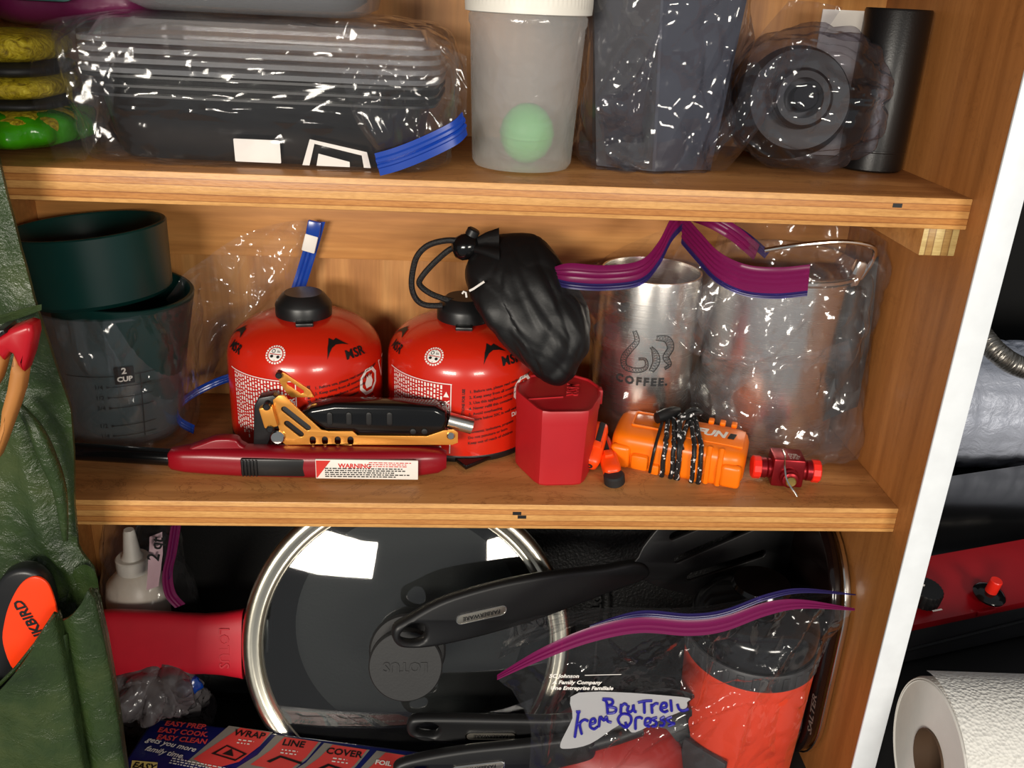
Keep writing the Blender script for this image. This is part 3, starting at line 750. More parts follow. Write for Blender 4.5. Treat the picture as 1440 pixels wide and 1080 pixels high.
# ---------------------------------------------------------------- measuring cup with green cups, in its bag
M['green'] = plain('dark_green_plastic', (8, 50, 46), .34, var=.05)
M['clearcup'] = film('clear_cup', tint=(.9, .92, .94), haze=.10, hazecol=(.6, .66, .7), base=.06, rough=.12, bump=0, creases=False, edge=.5)
MC = AZ(176, 600, 0); MC = Vector((MC.x+.002, .104, 0)); MC.x = AY(168, 520, .104).x
t = thing('measuring_cup', 'clear plastic measuring cup with black graduations inside the blue-zip bag', 'measuring cup', MC)
HM = .098; r0, r1 = .0405, .0520
mesh_obj('cup_wall', lathe([(0, .002), (r0-.003, .001), (r0, .004), (r1, HM), (r1+.002, HM+.001), (r1+.002, HM+.0025), (r1-.0016, HM+.002), (r0-.0015, .005), (0, .004)], 56), M['clearcup'], t)
fc = math.degrees(math.atan2(CAM.y-MC.y, CAM.x-MC.x))
def on_cup(vf, az, z0):
    V = []
    for v in vf[0]:
        z = z0+v[1]; r = r0+(r1-r0)*z/HM+.0008; a = R(fc+az)+v[0]/r; V.append(Vector((r*math.cos(a), r*math.sin(a), z)))
    return V, vf[1]
mesh_obj('measure_block', on_cup(sub(plate([rrect(.0125, .0125, .0005)], 0), 2), 3, .060), M['ink'], t)
V_, F_ = on_cup(join(xf(text2d('2', .0062, .0002), T(0, .003, 0)), xf(text2d('CUP', .0050, .0002), T(0, -.0030, 0))), 3, .060)
mesh_obj('measure_print', ([v*1.006 for v in V_], F_), M['label'], t)
for k, (z, lab_) in enumerate(((.052, '1/4'), (.044, '1/2'), (.036, '3/4'), (.022, '1/2'), (.014, '1/4'))):
    mesh_obj('scale_mark', on_cup(join(sub(rect(.028, .0005, .004, 0), 6), xf(text2d(lab_, .0046), T(-.016, 0, 0)), ([Vector((-.011, .001, 0)), Vector((-.011, -.001, 0)), Vector((-.008, 0, 0))], [(0, 1, 2)])), 2, z), M['ink'], t)
mesh_obj('scale_mark', on_cup(sub(rect(.06, .0005), 10), -8, .060), M['ink'], t)
mesh_obj('scale_mark', on_cup(sub(rect(.0005, .05), 1), 15, .036), M['ink'], t)
# the green cups
def cup(label, loc, rot, r_top, r_bot, h, th=.0035):
    o = thing('green_cup', label, 'cup', loc, rot)
    mesh_obj('cup_wall', lathe([(0, 0), (r_bot-.003, 0), (r_bot, .003), (r_top, h-.001), (r_top-.0008, h), (r_top-th+.0008, h), (r_top-th, h-.001), (r_bot-th, .006), (0, .005)], 64), M['green'], o, smooth=40)
    return o
gtop = AY(124, 330, .100)
cup('wide dark green cup tilted on top of the nested cups', (AY(138, 395, .098).x, .098, .104), (R(-2), R(-5), 0), .0510, .0478, .047)
cup('dark green cup nested inside the clear measuring cup', (MC.x+.003, MC.y, .008), (R(2), R(4), 0), .0470, .0345, .100)
# bag round the cup
bg = thing('zip_bag', 'clear zip bag with blue slider strip around the measuring cup', 'bag', (0, 0, 0))
cx, cy = MC.x+.002, MC.y
B1 = AY(330, 520, .125)
mesh_obj('bag_film', bag([(cx, cy-.004, .0008, .040, .040, 2.4, 0), (cx+.002, cy-.004, .006, .047, .046, 2.4, 0), (cx+.001, cy-.003, .05, .0530, .0500, 2.3, 0), (cx-.001, cy-.002, .088, .0580, .0545, 2.2, 0), (cx-.001, cy-.002, .1035, .0590, .0550, 2.2, 0)],
                         n=190, rows=16, amp=.0026, s=.030, seed=2, clamp=clampf(zmin=.0006, ymax=D-.001, xmin=XL+.001), top_amp=.8, caps=False,
                         cre=folds(.056, [(105, 430), (110, 450), (117, 485), (135, 520)], [(150, 450), (170, 495), (180, 555), (197, 561)], [(200, 425), (217, 467), (235, 502)], [(212, 537), (255, 547)], [(128, 425), (150, 470)], [(90, 470), (97, 440), (105, 430)])), M['film'], bg, smooth=24)
# loose side of the bag fanning to the slider
def sheet(corners, nu=50, nv=50, amp=.004, s=.03, seed=1, clamp=None, cre=()):
    """wrinkled film sheet between curves: corners = list of rows of control points"""
    rows_ = [catmull(r, max(2, nu//(len(r)-1))) for r in corners]
    mlen = min(len(r) for r in rows_); rows_ = [r[:mlen] for r in rows_]
    cols = [catmull([r[i] for r in rows_], max(2, nv//(len(rows_)-1))) for i in range(mlen)]
    V, F = [], []; h = len(cols[0])
    for i, c in enumerate(cols):
        for j, p in enumerate(c):
            w = crumple(p, s, seed)-.35+.4*(crumple(p, s*.4, seed+4)-.3)
            q = p + Vector((-.25, -1, .2))*(amp*w)
            if cre: q = q + Vector((0, -1, .2))*crease_h(q, cre)
            if clamp: q = clamp(q)
            V.append(q)
    for i in range(mlen-1):
        for j in range(h-1): F.append((i*h+j, i*h+j+1, (i+1)*h+j+1, (i+1)*h+j))
    return V, F
cl = clampf(zmin=.001, ymax=D-.0115)
mesh_obj('bag_flap', sheet([[AY(232, 420, .11), AY(262, 385, .13), AY(330, 335, .145), AY(400, 312, .152), AY(434, 312, .152)],
                            [AY(250, 470, .10), AY(290, 440, .13), AY(345, 420, .140), AY(395, 400, .150), AY(418, 370, .152)],
                            [AY(255, 530, .09), AY(285, 500, .12), AY(320, 480, .135), AY(345, 460, .15), AY(402, 425, .152)],
                            [AY(245, 590, .08), AY(262, 560, .105), AY(288, 545, .125), AY(318, 530, .145), AY(345, 520, .152)]], 90, 80, .009, .030, 4, cl, folds(.14, [(400, 312), (350, 350), (330, 400)], [(434, 312), (400, 380), (350, 450)], [(262, 400), (290, 420), (330, 425), (300, 445)], [(285, 500), (320, 450), (345, 470)], h=.004)), M['filmhaze'], bg, smooth=24)
zp = mesh_obj('zip_strip', ribbon([AY(437, 312, .148), AY(428, 345, .150), AY(416, 385, .151), AY(402, 430, .152), AY(392, 470, .152)], RT, .0105), M['blue'], bg)
mesh_obj('slider_tab', xf(box(-.005, .005, -.0015, .0015, -.006, .006, .0012), T(*AY(441, 322, .146)) @ RY(12)), M['blue'], zp)
lb = mesh_obj('slider_grip', xf(box(-.0048, .0048, -.002, .001, -.0065, .0065, .0008), T(*AY(436, 342, .146)) @ RY(15)), M['label'], zp)
mesh_obj('zip_strip', ribbon([AZ(328, 535, .03), AZ(300, 545, .024), AZ(268, 562, .018), AZ(250, 580, .012), AZ(252, 598, .007), AZ(272, 610, .004)], Vector((.25, -.3, 1)), .0085), M['blue'], bg)

# ---------------------------------------------------------------- steel mug and pot in zip bags
MY = .122
mx = (AY(836, 500, MY).x+AY(972, 500, MY).x)/2; mr = (AY(972, 500, MY).x-AY(836, 500, MY).x)/2
t = thing('steel_mug', 'brushed steel coffee mug with black snake print in the purple-zip bag', 'mug', (mx, MY, 0.0012))
HH = AY(905, 400, MY-mr*.9).z
mesh_obj('mug_wall', lathe([(0, 0), (mr*.90, 0), (mr*.95, .002), (mr, .008), (mr, HH-.002), (mr-.0006, HH), (mr-.002, HH), (mr-.0025, HH-.003), (mr-.003, .006), (0, .004)], 64), M['steel'], t)
fm_ = math.degrees(math.atan2(CAM.y-MY, CAM.x-mx))
def on_mug(vf, px, z0):
    az = math.degrees(math.asin(max(-1, min(1, (AY(px, 500, MY).x-mx)/mr))))
    V = []
    for v in vf[0]:
        a = R(fm_+az*.98)+v[0]/mr; V.append(Vector(((mr+.0003)*math.cos(a), (mr+.0003)*math.sin(a), z0+v[1])))
    return V, vf[1]
zc = AY(908, 540, MY-mr).z
mesh_obj('lettering', on_mug(text2d('COFFEE.', .0082, .0004, 0, 0, 'CENTER', 1.35), 906, zc), M['ink'], t)
def outline(pts, w):
    """hollow snake-skin stroke: two outlines with cross hatching"""
    P = catmull([Vector((x, y, 0)) for x, y in pts], 8); parts = []
    L_, R_ = [], []
    for i, p in enumerate(P):
        d = (P[min(i+1, len(P)-1)]-P[max(i-1, 0)]).normalized(); n_ = Vector((-d.y, d.x, 0)); k = w*(.35+.65*math.sin(math.pi*min(1, .12+i/(len(P)-1)))); L_.append(p+n_*k); R_.append(p-n_*k)
    def line(a, b, th=.00028):
        d = (b-a); 
        if d.length < 1e-6: return
        n_ = Vector((-d.y, d.x, 0)).normalized()*th; parts.append(([a-n_, b-n_, b+n_, a+n_], [(0, 1, 2, 3)]))
    for i in range(len(P)-1):
        line(L_[i], L_[i+1]); line(R_[i], R_[i+1])
        if i % 2 == 0 and i+2 < len(P): line(L_[i], R_[i+2], .00012); line(R_[i], L_[i+2], .00012)
    return join(*parts)
k = AY(940, 520, MY-mr); sc_ = .00049
def sp(pts): return [((x-910)*sc_, (525-y)*sc_) for x, y in pts]
mesh_obj('snake_print', on_mug(join(outline(sp([(890, 470), (895, 485), (886, 500), (878, 515), (882, 528), (900, 530), (912, 524), (910, 512), (900, 512)]), .0021),
                                    outline(sp([(920, 530), (926, 515), (922, 500), (916, 492)]), .0026),
                                    outline(sp([(922, 478), (938, 480), (946, 494), (940, 508), (948, 520), (940, 526)]), .0026)), 908, AY(910, 520, MY-mr).z), M['ink'], t)
# second vessel: wide steel pot with wire handles
PY = .112
px0, px1 = AY(990, 480, PY).x, AY(1182, 480, PY).x
pr = (px1-px0)/2-.001; pxc = (px0+px1)/2
HP = .135
t = thing('steel_pot', 'tall brushed steel camp pot with folding wire handle in the rear bag', 'pot', (pxc, PY, .0012))
mesh_obj('pot_wall', lathe([(0, 0), (pr*.94, 0), (pr, .005), (pr, HP-.004), (pr+.0015, HP-.002), (pr+.0015, HP), (pr-.001, HP), (pr-.0015, HP-.003), (pr-.002, .006), (0, .004)], 64), M['steel'], t)
mesh_obj('pot_lid', lathe([(pr+.001, HP+.0005), (pr+.002, HP+.002), (pr*.92, HP+.005), (pr*.5, HP+.007), (0, HP+.0075)], 56), M['chrome'], t)
hw = lambda px, py, y: AY(px, py, y)-Vector((pxc, PY, .0012))
mesh_obj('wire_handle', tube(catmull([hw(1075, 352, .070), hw(1120, 345, .066), (hw(1180, 340, .066)), hw(1218, 344, .068), hw(1230, 352, .070), hw(1226, 368, .074), hw(1210, 392, .078)], 8), .0016, 10), M['chrome'], t)
mesh_obj('handle_hinge', xf(box(-.004, .004, -.003, .003, -.011, .011, .001), T(*hw(1202, 388, .078)) @ RY(18)), M['chrome'], t)
mesh_obj('handle_grip', join(tube(catmull([hw(1200, 405, .080), hw(1195, 450, .078), hw(1192, 500, .076), hw(1190, 545, .076)], 5), .0085, 16)), M['mblack'], t)
t = thing('black_pouch', 'thin black folded pouch standing between steel pot and side panel', 'pouch', (0, 0, 0))
mesh_obj('pouch_panel', sheet([[AX(1172, 400, -.030), AX(1236, 360, -.006)], [AX(1158, 520, -.034), AX(1224, 470, -.006)], [AX(1150, 596, -.034), AX(1206, 572, -.006)]], 20, 20, .004, .02, 8, clampf(zmin=.001)), M['mblack'], t)

# bags around them
b1 = thing('zip_bag', 'open clear bag with purple zip around the steel coffee mug', 'bag', (0, 0, 0))
clm = clampf(zmin=.0006, ymax=D-.0115, xmax=-.0015)
zt = AY(860, 400, .08).z
mesh_obj('bag_film', bag([(mx, MY-.002, .0006, mr*.96, mr*.92, 2.4), (mx, MY-.003, .010, mr+.004, mr+.003, 2.4), (mx, MY-.003, .06, mr+.005, mr+.005, 2.3), (mx-.004, MY-.012, .10, mr+.010, mr+.004, 2.2), (mx-.012, MY-.022, .128, mr+.016, mr-.004, 2.1)],
                         n=120, rows=13, amp=.0024, s=.028, seed=6, clamp=clm, top_amp=1.2, caps=False), M['film'], b1, smooth=24)
za = [AY(774, 388, .070), AY(800, 396, .060), AY(850, 399, .056), AY(900, 392, .060), AY(926, 366, .072), AY(945, 330, .085), AY(962, 312, .095)]
mesh_obj('zip_strip', ribbon(za, [Vector((0, .55, .8))]*7, .0125, taper=[.4, 1, 1, 1, 1, 1, 1]), M['purple'], b1)
mesh_obj('zip_strip', ribbon([p+Vector((0, -.001, -.0045)) for p in za], [Vector((0, .3, .9))]*7, .0055), M['violet'], b1)
mesh_obj('bag_flap', sheet([[p+Vector((0, 0, -.003)) for p in za], [AY(790, 425, .066), AY(810, 440, .066), AY(850, 450, .070), AY(900, 450, .072), AY(940, 430, .076), AY(960, 400, .086), AY(985, 380, .095)],
                            [AY(820, 470, .086), AY(835, 480, .082), AY(860, 490, .078), AY(900, 495, .078), AY(945, 490, .078), AY(970, 470, .086), AY(985, 440, .095)]], 96, 40, .003, .03, 7, clm), M['film'], b1, smooth=24)
mesh_obj('bag_back_flap', sheet([[za[0], AY(830, 372, .09), AY(880, 345, .11), AY(935, 322, .12), za[-1]], [AY(800, 420, .11), AY(850, 400, .125), AY(890, 385, .13), AY(935, 360, .13), AY(965, 345, .12)]], 60, 20, .003, .03, 9, clm), M['film'], b1, smooth=24)
b2 = thing('zip_bag', 'crinkled clear bag with broad purple zip around the steel camp pot', 'bag', (0, 0, 0))
mesh_obj('bag_film', bag([(pxc+.012, PY-.014, .0006, .060, .040, 2.8), (pxc+.012, PY-.016, .010, .066, .048, 2.8), (pxc+.008, PY-.010, .05, .064, .052, 2.5), (pxc+.006, PY-.008, .10, .064, .054, 2.4), (pxc+.008, PY-.006, .135, .064, .052, 2.3), (pxc+.008, PY, .160, .060, .044, 2.2)],
                         n=180, rows=14, amp=.0085, s=.042, seed=12, clamp=clm, top_amp=.8, caps=False, cre=folds(.055, [(1162, 355), (1148, 371), (1181, 400)], [(1225, 350), (1200, 420), (1160, 490), (1140, 560)], [(1080, 345), (1120, 400), (1130, 470)])), M['filmhaze'], b2, smooth=24)
zb = [AY(962, 312, .085), AY(985, 338, .066), AY(1012, 366, .050), AY(1050, 384, .040), AY(1095, 388, .034), AY(1140, 384, .032)]
mesh_obj('zip_strip', ribbon([p+Vector((0, 0, -.0115)) for p in zb], [Vector((0, .2, .9))]*6, .0165, [(0, 0), (.1, .0006), (.2, 0), (.3, .0007), (.4, 0), (.5, .0007), (.6, 0), (.7, .0007), (.8, 0), (.9, .0005), (1, 0)]), M['purple'], b2)
mesh_obj('zip_strip', ribbon([p+Vector((0, -.0006, -.0150)) for p in zb], [Vector((0, .2, .9))]*6, .0035), M['violet'], b2)
zc2 = [AY(975, 312, .110), AY(1000, 322, .100), AY(1030, 340, .092), AY(1060, 366, .080)]
mesh_obj('zip_strip', ribbon(zc2, [Vector((.3, .3, .8))]*4, .011), M['purple'], b2)
mesh_obj('zip_strip', ribbon([p+Vector((.008, .002, .001)) for p in zc2], [Vector((.5, .3, .6))]*4, .006), M['violet'], b2)
mesh_obj('bag_flap', sheet([[p+Vector((0, 0, -.014)) for p in zb], [AY(930, 400, .07), AY(960, 430, .054), AY(1000, 450, .046), AY(1050, 455, .040), AY(1100, 450, .038), AY(1142, 430, .036)],
                            [AY(935, 450, .068), AY(965, 490, .056), AY(1000, 505, .050), AY(1040, 515, .048), AY(1090, 500, .046), AY(1128, 470, .046)]], 120, 70, .008, .036, 13, clm, cre=folds(.048, [(963, 523), (992, 494), (1054, 515), (1087, 494)], [(1004, 527), (1050, 622), (1070, 642)], [(1197, 404), (1156, 486), (1136, 552), (1169, 585)], [(931, 425), (967, 523)], [(1050, 622), (1115, 638), (1205, 626)], [(1054, 515), (1090, 600)], [(1120, 560), (1140, 600), (1195, 590)])), M['filmhaze'], b2, smooth=24)
mesh_obj('bag_skirt', sheet([[AY(985, 500, .050), AY(1050, 500, .046), AY(1120, 500, .046), AY(1195, 480, .05)],
                             [AZ(1000, 560, .045), AZ(1060, 560, .042), AZ(1130, 560, .040), AZ(1205, 560, .040)],
                             [AZ(1012, 610, .020), AZ(1065, 615, .018), AZ(1130, 610, .020), AZ(1208, 600, .022)],
                             [AZ(1030, 632, .0015), AZ(1080, 640, .0015), AZ(1140, 644, .0015), AZ(1204, 628, .0015)]], 130, 90, .011, .034, 21, clm, cre=folds(.048, [(963, 523), (992, 494), (1054, 515), (1087, 494)], [(1004, 527), (1050, 622), (1070, 642)], [(1197, 404), (1156, 486), (1136, 552), (1169, 585)], [(931, 425), (967, 523)], [(1050, 622), (1115, 638), (1205, 626)], [(1054, 515), (1090, 600)], [(1120, 560), (1140, 600), (1195, 590)])), M['filmhaze'], b2, smooth=24)
# ================================================================ upper shelf
clu = clampf(zmin=S+.0006, ymax=D-.001, xmax=-.0015, ymin=.001)
# ---------------------------------------------------------------- bag of take-away containers
M['cont'] = plain('black_container', (17, 17, 18), .3, var=.05)
M['lidclear'] = film('clear_lid', tint=(.95, .95, .96), haze=.30, hazecol=(.72, .72, .74), base=.10, rough=.1, bump=0, creases=False, edge=.6)
cx, cy = -.408, .078
def tray_rings(a, b, z0, h, rim, cr=9):
    def rr(a_, b_, z): return [Vector((x, y, z)) for x, y in sup(a_, b_, cr, 64)]
    return [rr(a*.2, b*.2, z0), rr(a-.012, b-.010, z0), rr(a-.009, b-.008, z0+.003), rr(a-.003, b-.003, z0+h-.002), rr(a+rim, b+rim, z0+h-.001), rr(a+rim, b+rim, z0+h+.0004), rr(a-.003, b-.003, z0+h+.0004), rr(a-.011, b-.010, z0+.004), rr(a*.2, b*.2, z0+.004)]
for k in range(3):
    o = thing('food_container', ['lowest black food container with white print in the blue-zip bag', 'middle black food container nested between two others', 'uppermost black food container right under the clear lids'][k], 'container', (cx, cy, S+.0015+.0050*k), (0, 0, R(-2.5)), 'nested black food containers')
    mesh_obj('tray', loft(tray_rings(.094, .060, 0, .036, .005)), M['cont'], o, smooth=40)
    if k == 0:
        mesh_obj('white_print', xf(plate([rrect(.026, .013, .0006)], 0), T(-.002, -.0563, .0075) @ RX(95)), M['wink'], o)
        mesh_obj('white_print', xf(join(plate([[(-.017, -.008), (-.012, .007), (.020, .001), (.022, -.008)], [(-.013, -.008), (-.0095, .0045), (.017, -.001), (.018, -.008)]], 0), plate([[(-.009, -.008), (-.0075, -.001), (.010, -.005), (.010, -.008)]], 0)), T(.040, -.0563, .0085) @ RX(95)), M['wink'], o)
zl = S+.0015+.010+.0375
for k in range(4):
    o = thing('container_lid', ['lowest clear container lid resting on the black containers', 'second clear container lid up from the black containers', 'clear container lid just under the domed one', 'domed clear container lid topmost of its stack'][k], 'lid', (cx+.001, cy, zl+.0052*k), (0, 0, R(-2.5)), 'stacked clear container lids')
    a, b = .0955, .0615
    def rr(a_, b_, z): return [Vector((x, y, z)) for x, y in sup(a_, b_, 8, 64)]
    mesh_obj('lid_shell', loft([rr(a+.005, b+.005, 0), rr(a+.005, b+.005, .0026), rr(a, b, .0030), rr(a-.006, b-.006, .012 if k == 3 else .0034), rr(a-.014, b-.012, .0125 if k == 3 else .0036), rr(a*.1, b*.1, .0125 if k == 3 else .0036)], caps=False), M['lidclear'], o, smooth=50)
bg = thing('zip_bag', 'large clear zip bag with blue strip around black containers', 'bag', (0, 0, 0))
mesh_obj('bag_film', bag([(cx, .080, S+.0006, .104, .066, 6), (cx, .080, S+.006, .108, .072, 6), (cx-.002, .079, S+.03, .112, .073, 5, 0), (cx-.003, .079, S+.050, .116, .074, 4.5), (cx-.004, .080, S+.066, .113, .071, 4), (cx, .082, S+.078, .098, .055, 3), (cx+.004, .084, S+.083, .05, .025, 2.4)],
                         n=220, rows=14, amp=.0050, s=.046, seed=31, clamp=clu, top_amp=1, cre=folds(.012, [(340, 145), (422, 170), (500, 175)], [(80, 145), (145, 150), (250, 152), (350, 165)], [(85, 27), (175, 27), (140, 45), (100, 75)], [(110, 80), (115, 110), (140, 140), (160, 160)], [(280, 72), (340, 78), (430, 110)])), M['film'], bg, smooth=24)
mesh_obj('bag_flap', sheet([[AY(470, 30, .012), AY(540, 36, .012), AY(610, 60, .012), AY(655, 78, .020)],
                            [AY(480, 110, .006), AY(540, 110, .003), AY(600, 110, .003), AY(656, 110, .012)],
                            [AY(500, 170, .005), AY(530, 180, .001), AY(590, 165, .0005), AY(655, 140, .008)],
                            [AY(530, 212, .004), AY(560, 203, .001), AY(600, 188, 0), AY(655, 160, .006)]], 90, 80, .0055, .030, 34, clampf(ymin=-.006), folds(.003, [(502, 147), (562, 137), (602, 122)], [(567, 45), (560, 70), (505, 145), (530, 200)], [(455, 80), (480, 108), (505, 75), (520, 105)], [(625, 100), (618, 140), (640, 150)])), M['film'], bg, smooth=24)
mesh_obj('bag_flap', sheet([[AY(32, 42, .03), AY(80, 26, .02), AY(150, 14, .012)], [AY(40, 90, .02), AY(90, 80, .012), AY(150, 80, .008)], [AY(44, 140, .014), AY(90, 145, .008), AY(160, 150, .006)], [AY(76, 225, .016), AY(100, 222, .010), AY(120, 226, .006)]], 50, 50, .003, .03, 36, clampf(zmin=S+.0008, ymin=.001)), M['film'], bg, smooth=24)
zq = [AY(532, 224, .001), AY(560, 216, -.001), AY(600, 200, -.001), AY(640, 180, .002), AY(655, 166, .008)]
mesh_obj('zip_strip', ribbon([p+Vector((.001, 0, -.009)) for p in zq], [Vector((-.25, 0, 1))]*5, .0125, [(0, 0), (.3, 0), (.36, .0009), (.46, .0009), (.52, 0), (.6, .0009), (.72, .0009), (.8, 0), (1, 0)]), M['blue'], bg)
# clear clamshell on top
o = thing('clamshell_tray', 'clear clamshell tray with dark contents on top of the container bag', 'tray', (-.417, .075, S+.0805), (0, 0, R(-2)))
mesh_obj('tray_shell', loft([[Vector((x, y, z)) for x, y in sup(a, b, 5, 48)] for a, b, z in ((.02, .02, 0), (.060, .035, 0), (.068, .042, .004), (.072, .046, .020), (.076, .050, .0205), (.076, .050, .0215))], caps=False), M['lidclear'], o, smooth=50)
M['slate'] = plain('slate_contents', (38, 44, 52), .4)
mesh_obj('dark_contents', loft([[Vector((x, y, z)) for x, y in sup(a, b, 4, 40)] for a, b, z in ((.054, .030, .003), (.062, .036, .008), (.062, .036, .018), (.05, .03, .022))]), M['slate'], o, smooth=60)

# ---------------------------------------------------------------- yellow rope hank, green packet, purple bag
nt = NT('yellow_weave'); p = nt.n('BsdfPrincipled'); nt.l(p.outputs[0], nt.out.inputs[0])
v = coord(nt); n1 = noise_tex(nt, 160, 5, v, .65, 1.5)
nt.l(ramp(nt, n1, [(.3, lin((112, 92, 8))), (.5, lin((190, 166, 24))), (.7, lin((228, 208, 60)))]), p.inputs['Base Color']); p.inputs['Roughness'].default_value = .55
nt.l(nt.bump(n1, .8, .003), p.inputs['Normal']); M['yellow'] = nt.m
M['greenfilm'] = plain('green_film', (58, 150, 14), .22, var=.12, bump=.5, bscale=50, bdist=.004)
M['purplebag'] = plain('purple_fabric', (92, 18, 62), .38, var=.08, bump=.3, bscale=30, bdist=.003)
M['teal'] = plain('teal_print', (44, 92, 88), .5)
yx = -.562
def pillow(hx, hy, z0, z1, e=3, n=60, rows=8, amp=.0015, s=.012, seed=40, x=yx, y=.07):
    zm = (z0+z1)/2; h = (z1-z0)/2
    rg = []
    for k in range(rows*2+1):
        u = -1+k/rows; kk = max(.25, (1-abs(u)**3)**.34)
        rg.append([q+Vector(((q-Vector((x, y, zm+u*h))).x, (q-Vector((x, y, zm+u*h))).y, 0)).normalized()*amp*(crumple(q, s, seed)-.3)*2 for q in [Vector((x+a, y+b, zm+u*h)) for a, b in sup(hx*kk, hy*kk, e, n)]])
    return loft(rg)
o = thing('yellow_bundle', 'yellow woven bundle with two black straps stacked at the shelf end', 'bundle', (0, 0, 0))
mesh_obj('upper_roll', pillow(.030, .040, S+.048, S+.066, seed=41), M['yellow'], o, smooth=80)
mesh_obj('black_strap', pillow(.0315, .041, S+.0405, S+.050, 3, 60, 6, .0004), M['mblack'], o, smooth=80)
mesh_obj('lower_roll', pillow(.0315, .041, S+.028, S+.043, seed=43), M['yellow'], o, smooth=80)
mesh_obj('black_strap', pillow(.033, .040, S+.0225, S+.030, 3, 60, 6, .0004), M['mblack'], o, smooth=80)
o = thing('green_packet', 'shiny green and yellow packet lying under the yellow bundle', 'packet', (0, 0, 0))
mesh_obj('packet_body', pillow(.034, .046, S+.0008, S+.024, 2.6, 80, 10, .004, .02, 45, yx+.001), M['yellow'], o, smooth=80)
mesh_obj('green_wrapper', pillow(.036, .050, S+.0005, S+.0235, 2.2, 90, 12, .006, .030, 47, yx+.003), M['greenfilm'], o, smooth=80)
o = thing('purple_sack', 'dark purple fabric sack with teal mark lying on the yellow bundle', 'sack', (0, 0, 0))
mesh_obj('sack_body', pillow(.062, .050, S+.0665, S+.108, 2.6, 90, 10, .005, .04, 49, -.532, .105), M['purplebag'], o, smooth=80)
mesh_obj('teal_mark', xf(plate([rrect(.04, .02, .008)], .001), T(-.532, .0535, S+.092) @ RX(80)), M['teal'], o)

# ---------------------------------------------------------------- jar
M['frost'] = film('frosted_jar', tint=(.92, .92, .92), haze=.36, hazecol=(.86, .86, .86), base=.05, rough=.18, bump=.15, bscale=40, creases=False, edge=.35)
M['whitelid'] = plain('white_lid', (226, 222, 212), .45, var=.02)
jx = (AY(657, 200, .052).x+AY(812, 200, .052).x)/2
t = thing('plastic_jar', 'frosted clear plastic jar with white ribbed screw lid', 'jar', (jx, .0535, S+.0005))
jz = .0875
mesh_obj('jar_wall', lathe([(0, .001), (.024, .0005), (.0285, .001), (.0302, .004), (.0335, jz-.008), (.0345, jz-.006), (.0345, jz-.002), (.033, jz), (.033, jz+.01)], 64), M['frost'], t, smooth=40)
lid_pts = []
N = 160
for r, z, rib in ((.0345, jz-.0005, 0), (.0366, jz, 0), (.0368, jz+.003, 0), (.0364, jz+.0035, 1), (.0364, jz+.020, 1), (.034, jz+.022, 0), (.001, jz+.0222, 0)):
    lid_pts.append([Vector(((r+(.0005 if (rib and i % 2) else 0))*math.cos(2*math.pi*i/N), (r+(.0005 if (rib and i % 2) else 0))*math.sin(2*math.pi*i/N), z)) for i in range(N)])
mesh_obj('ribbed_lid', loft(lid_pts), M['whitelid'], t, smooth=30)
M['greenball'] = plain('green_ball', (96, 190, 104), .5)
o = thing('green_ball', 'soft green ball lying inside the frosted jar', 'ball', (jx+.003, .060, S+.0190), (R(10), 0, 0))
o.scale = (1.2, 1.1, 1.32)
mesh_obj('ball', lathe([(0, -.0135), (.006, -.0125), (.0105, -.009), (.0132, -.004), (.0138, .001), (.0125, .006), (.009, .0105), (.005, .013), (0, .0138)], 28), M['greenball'], o, smooth=80)
mesh_obj('seam', lathe([(.01375, -.0005), (.0141, .0004), (.01385, .0014)], 28), M['greenball'], o)

# ---------------------------------------------------------------- grey bag with flat box
M['slatebox'] = plain('slate_grey_box', (62, 66, 76), .5, var=.08)
M['nearblack'] = plain('near_black_card', (22, 23, 28), .45)
t = thing('slate_box', 'slate grey flat box standing in a crinkled clear bag', 'box', (0, 0, 0))
q0, q1, q2, q3 = AZ(850, 240, S), AZ(930, 246, S), AZ(985, 240, S), AZ(985, 240, S)
def quad(pts, h, off=Vector((0, 0, 0))): return [Vector((p[0], p[1], S+.0012+h))+off for p in pts]
foot = [(-.212, .060), (-.178, .046), (-.140, .060), (-.148, .130), (-.205, .135)]
top = [(-.222, .064), (-.184, .048), (-.130, .062), (-.140, .130), (-.212, .135)]
mesh_obj('box_shell', loft([quad(foot, 0), quad(top, .108)]), M['slatebox'], t, smooth=20)
mesh_obj('box_sleeve', loft([quad([(-.2125, .0595), (-.180, .0462), (-.180, .055), (-.2125, .066)], .0005), quad([(-.2225, .0635), (-.1855, .0482), (-.1855, .057), (-.2225, .070)], .108)]), M['nearblack'], t, smooth=20)
bg = thing('plastic_bag', 'crinkled shiny clear bag wrapped around the slate grey box', 'bag', (0, 0, 0))
mesh_obj('bag_film', bag([(-.179, .084, S+.0006, .046, .044, 3.2), (-.180, .084, S+.008, .050, .048, 3), (-.178, .082, S+.04, .050, .048, 2.8), (-.178, .082, S+.08, .056, .050, 2.8), (-.177, .083, S+.112, .058, .050, 2.8)],
                         n=180, rows=16, amp=.0085, s=.050, seed=52, clamp=clu, top_amp=.9, cre=folds(.036, [(930, 0), (911, 22), (879, 65), (835, 137), (853, 215), (886, 249)], [(886, 100), (909, 125), (918, 162), (911, 229), (897, 231), (853, 208)], [(1059, 5), (1004, 167), (974, 238)], [(950, 80), (985, 120)], h=.005, w=.003)), M['filmdark'], bg, smooth=22)
mesh_obj('bag_flap', sheet([[AY(868, 130, .038), AY(900, 95, .034), AY(940, 0, .034)], [AY(838, 145, .030), AY(880, 160, .026), AY(905, 150, .030)], [AZ(850, 205, S+.014), AZ(885, 215, S+.010), AZ(908, 225, S+.006)], [AZ(853, 238, S+.002), AZ(880, 244, S+.0015), AZ(898, 240, S+.0015)]], 44, 48, .007, .026, 54, clu), M['filmdark'], bg, smooth=22)
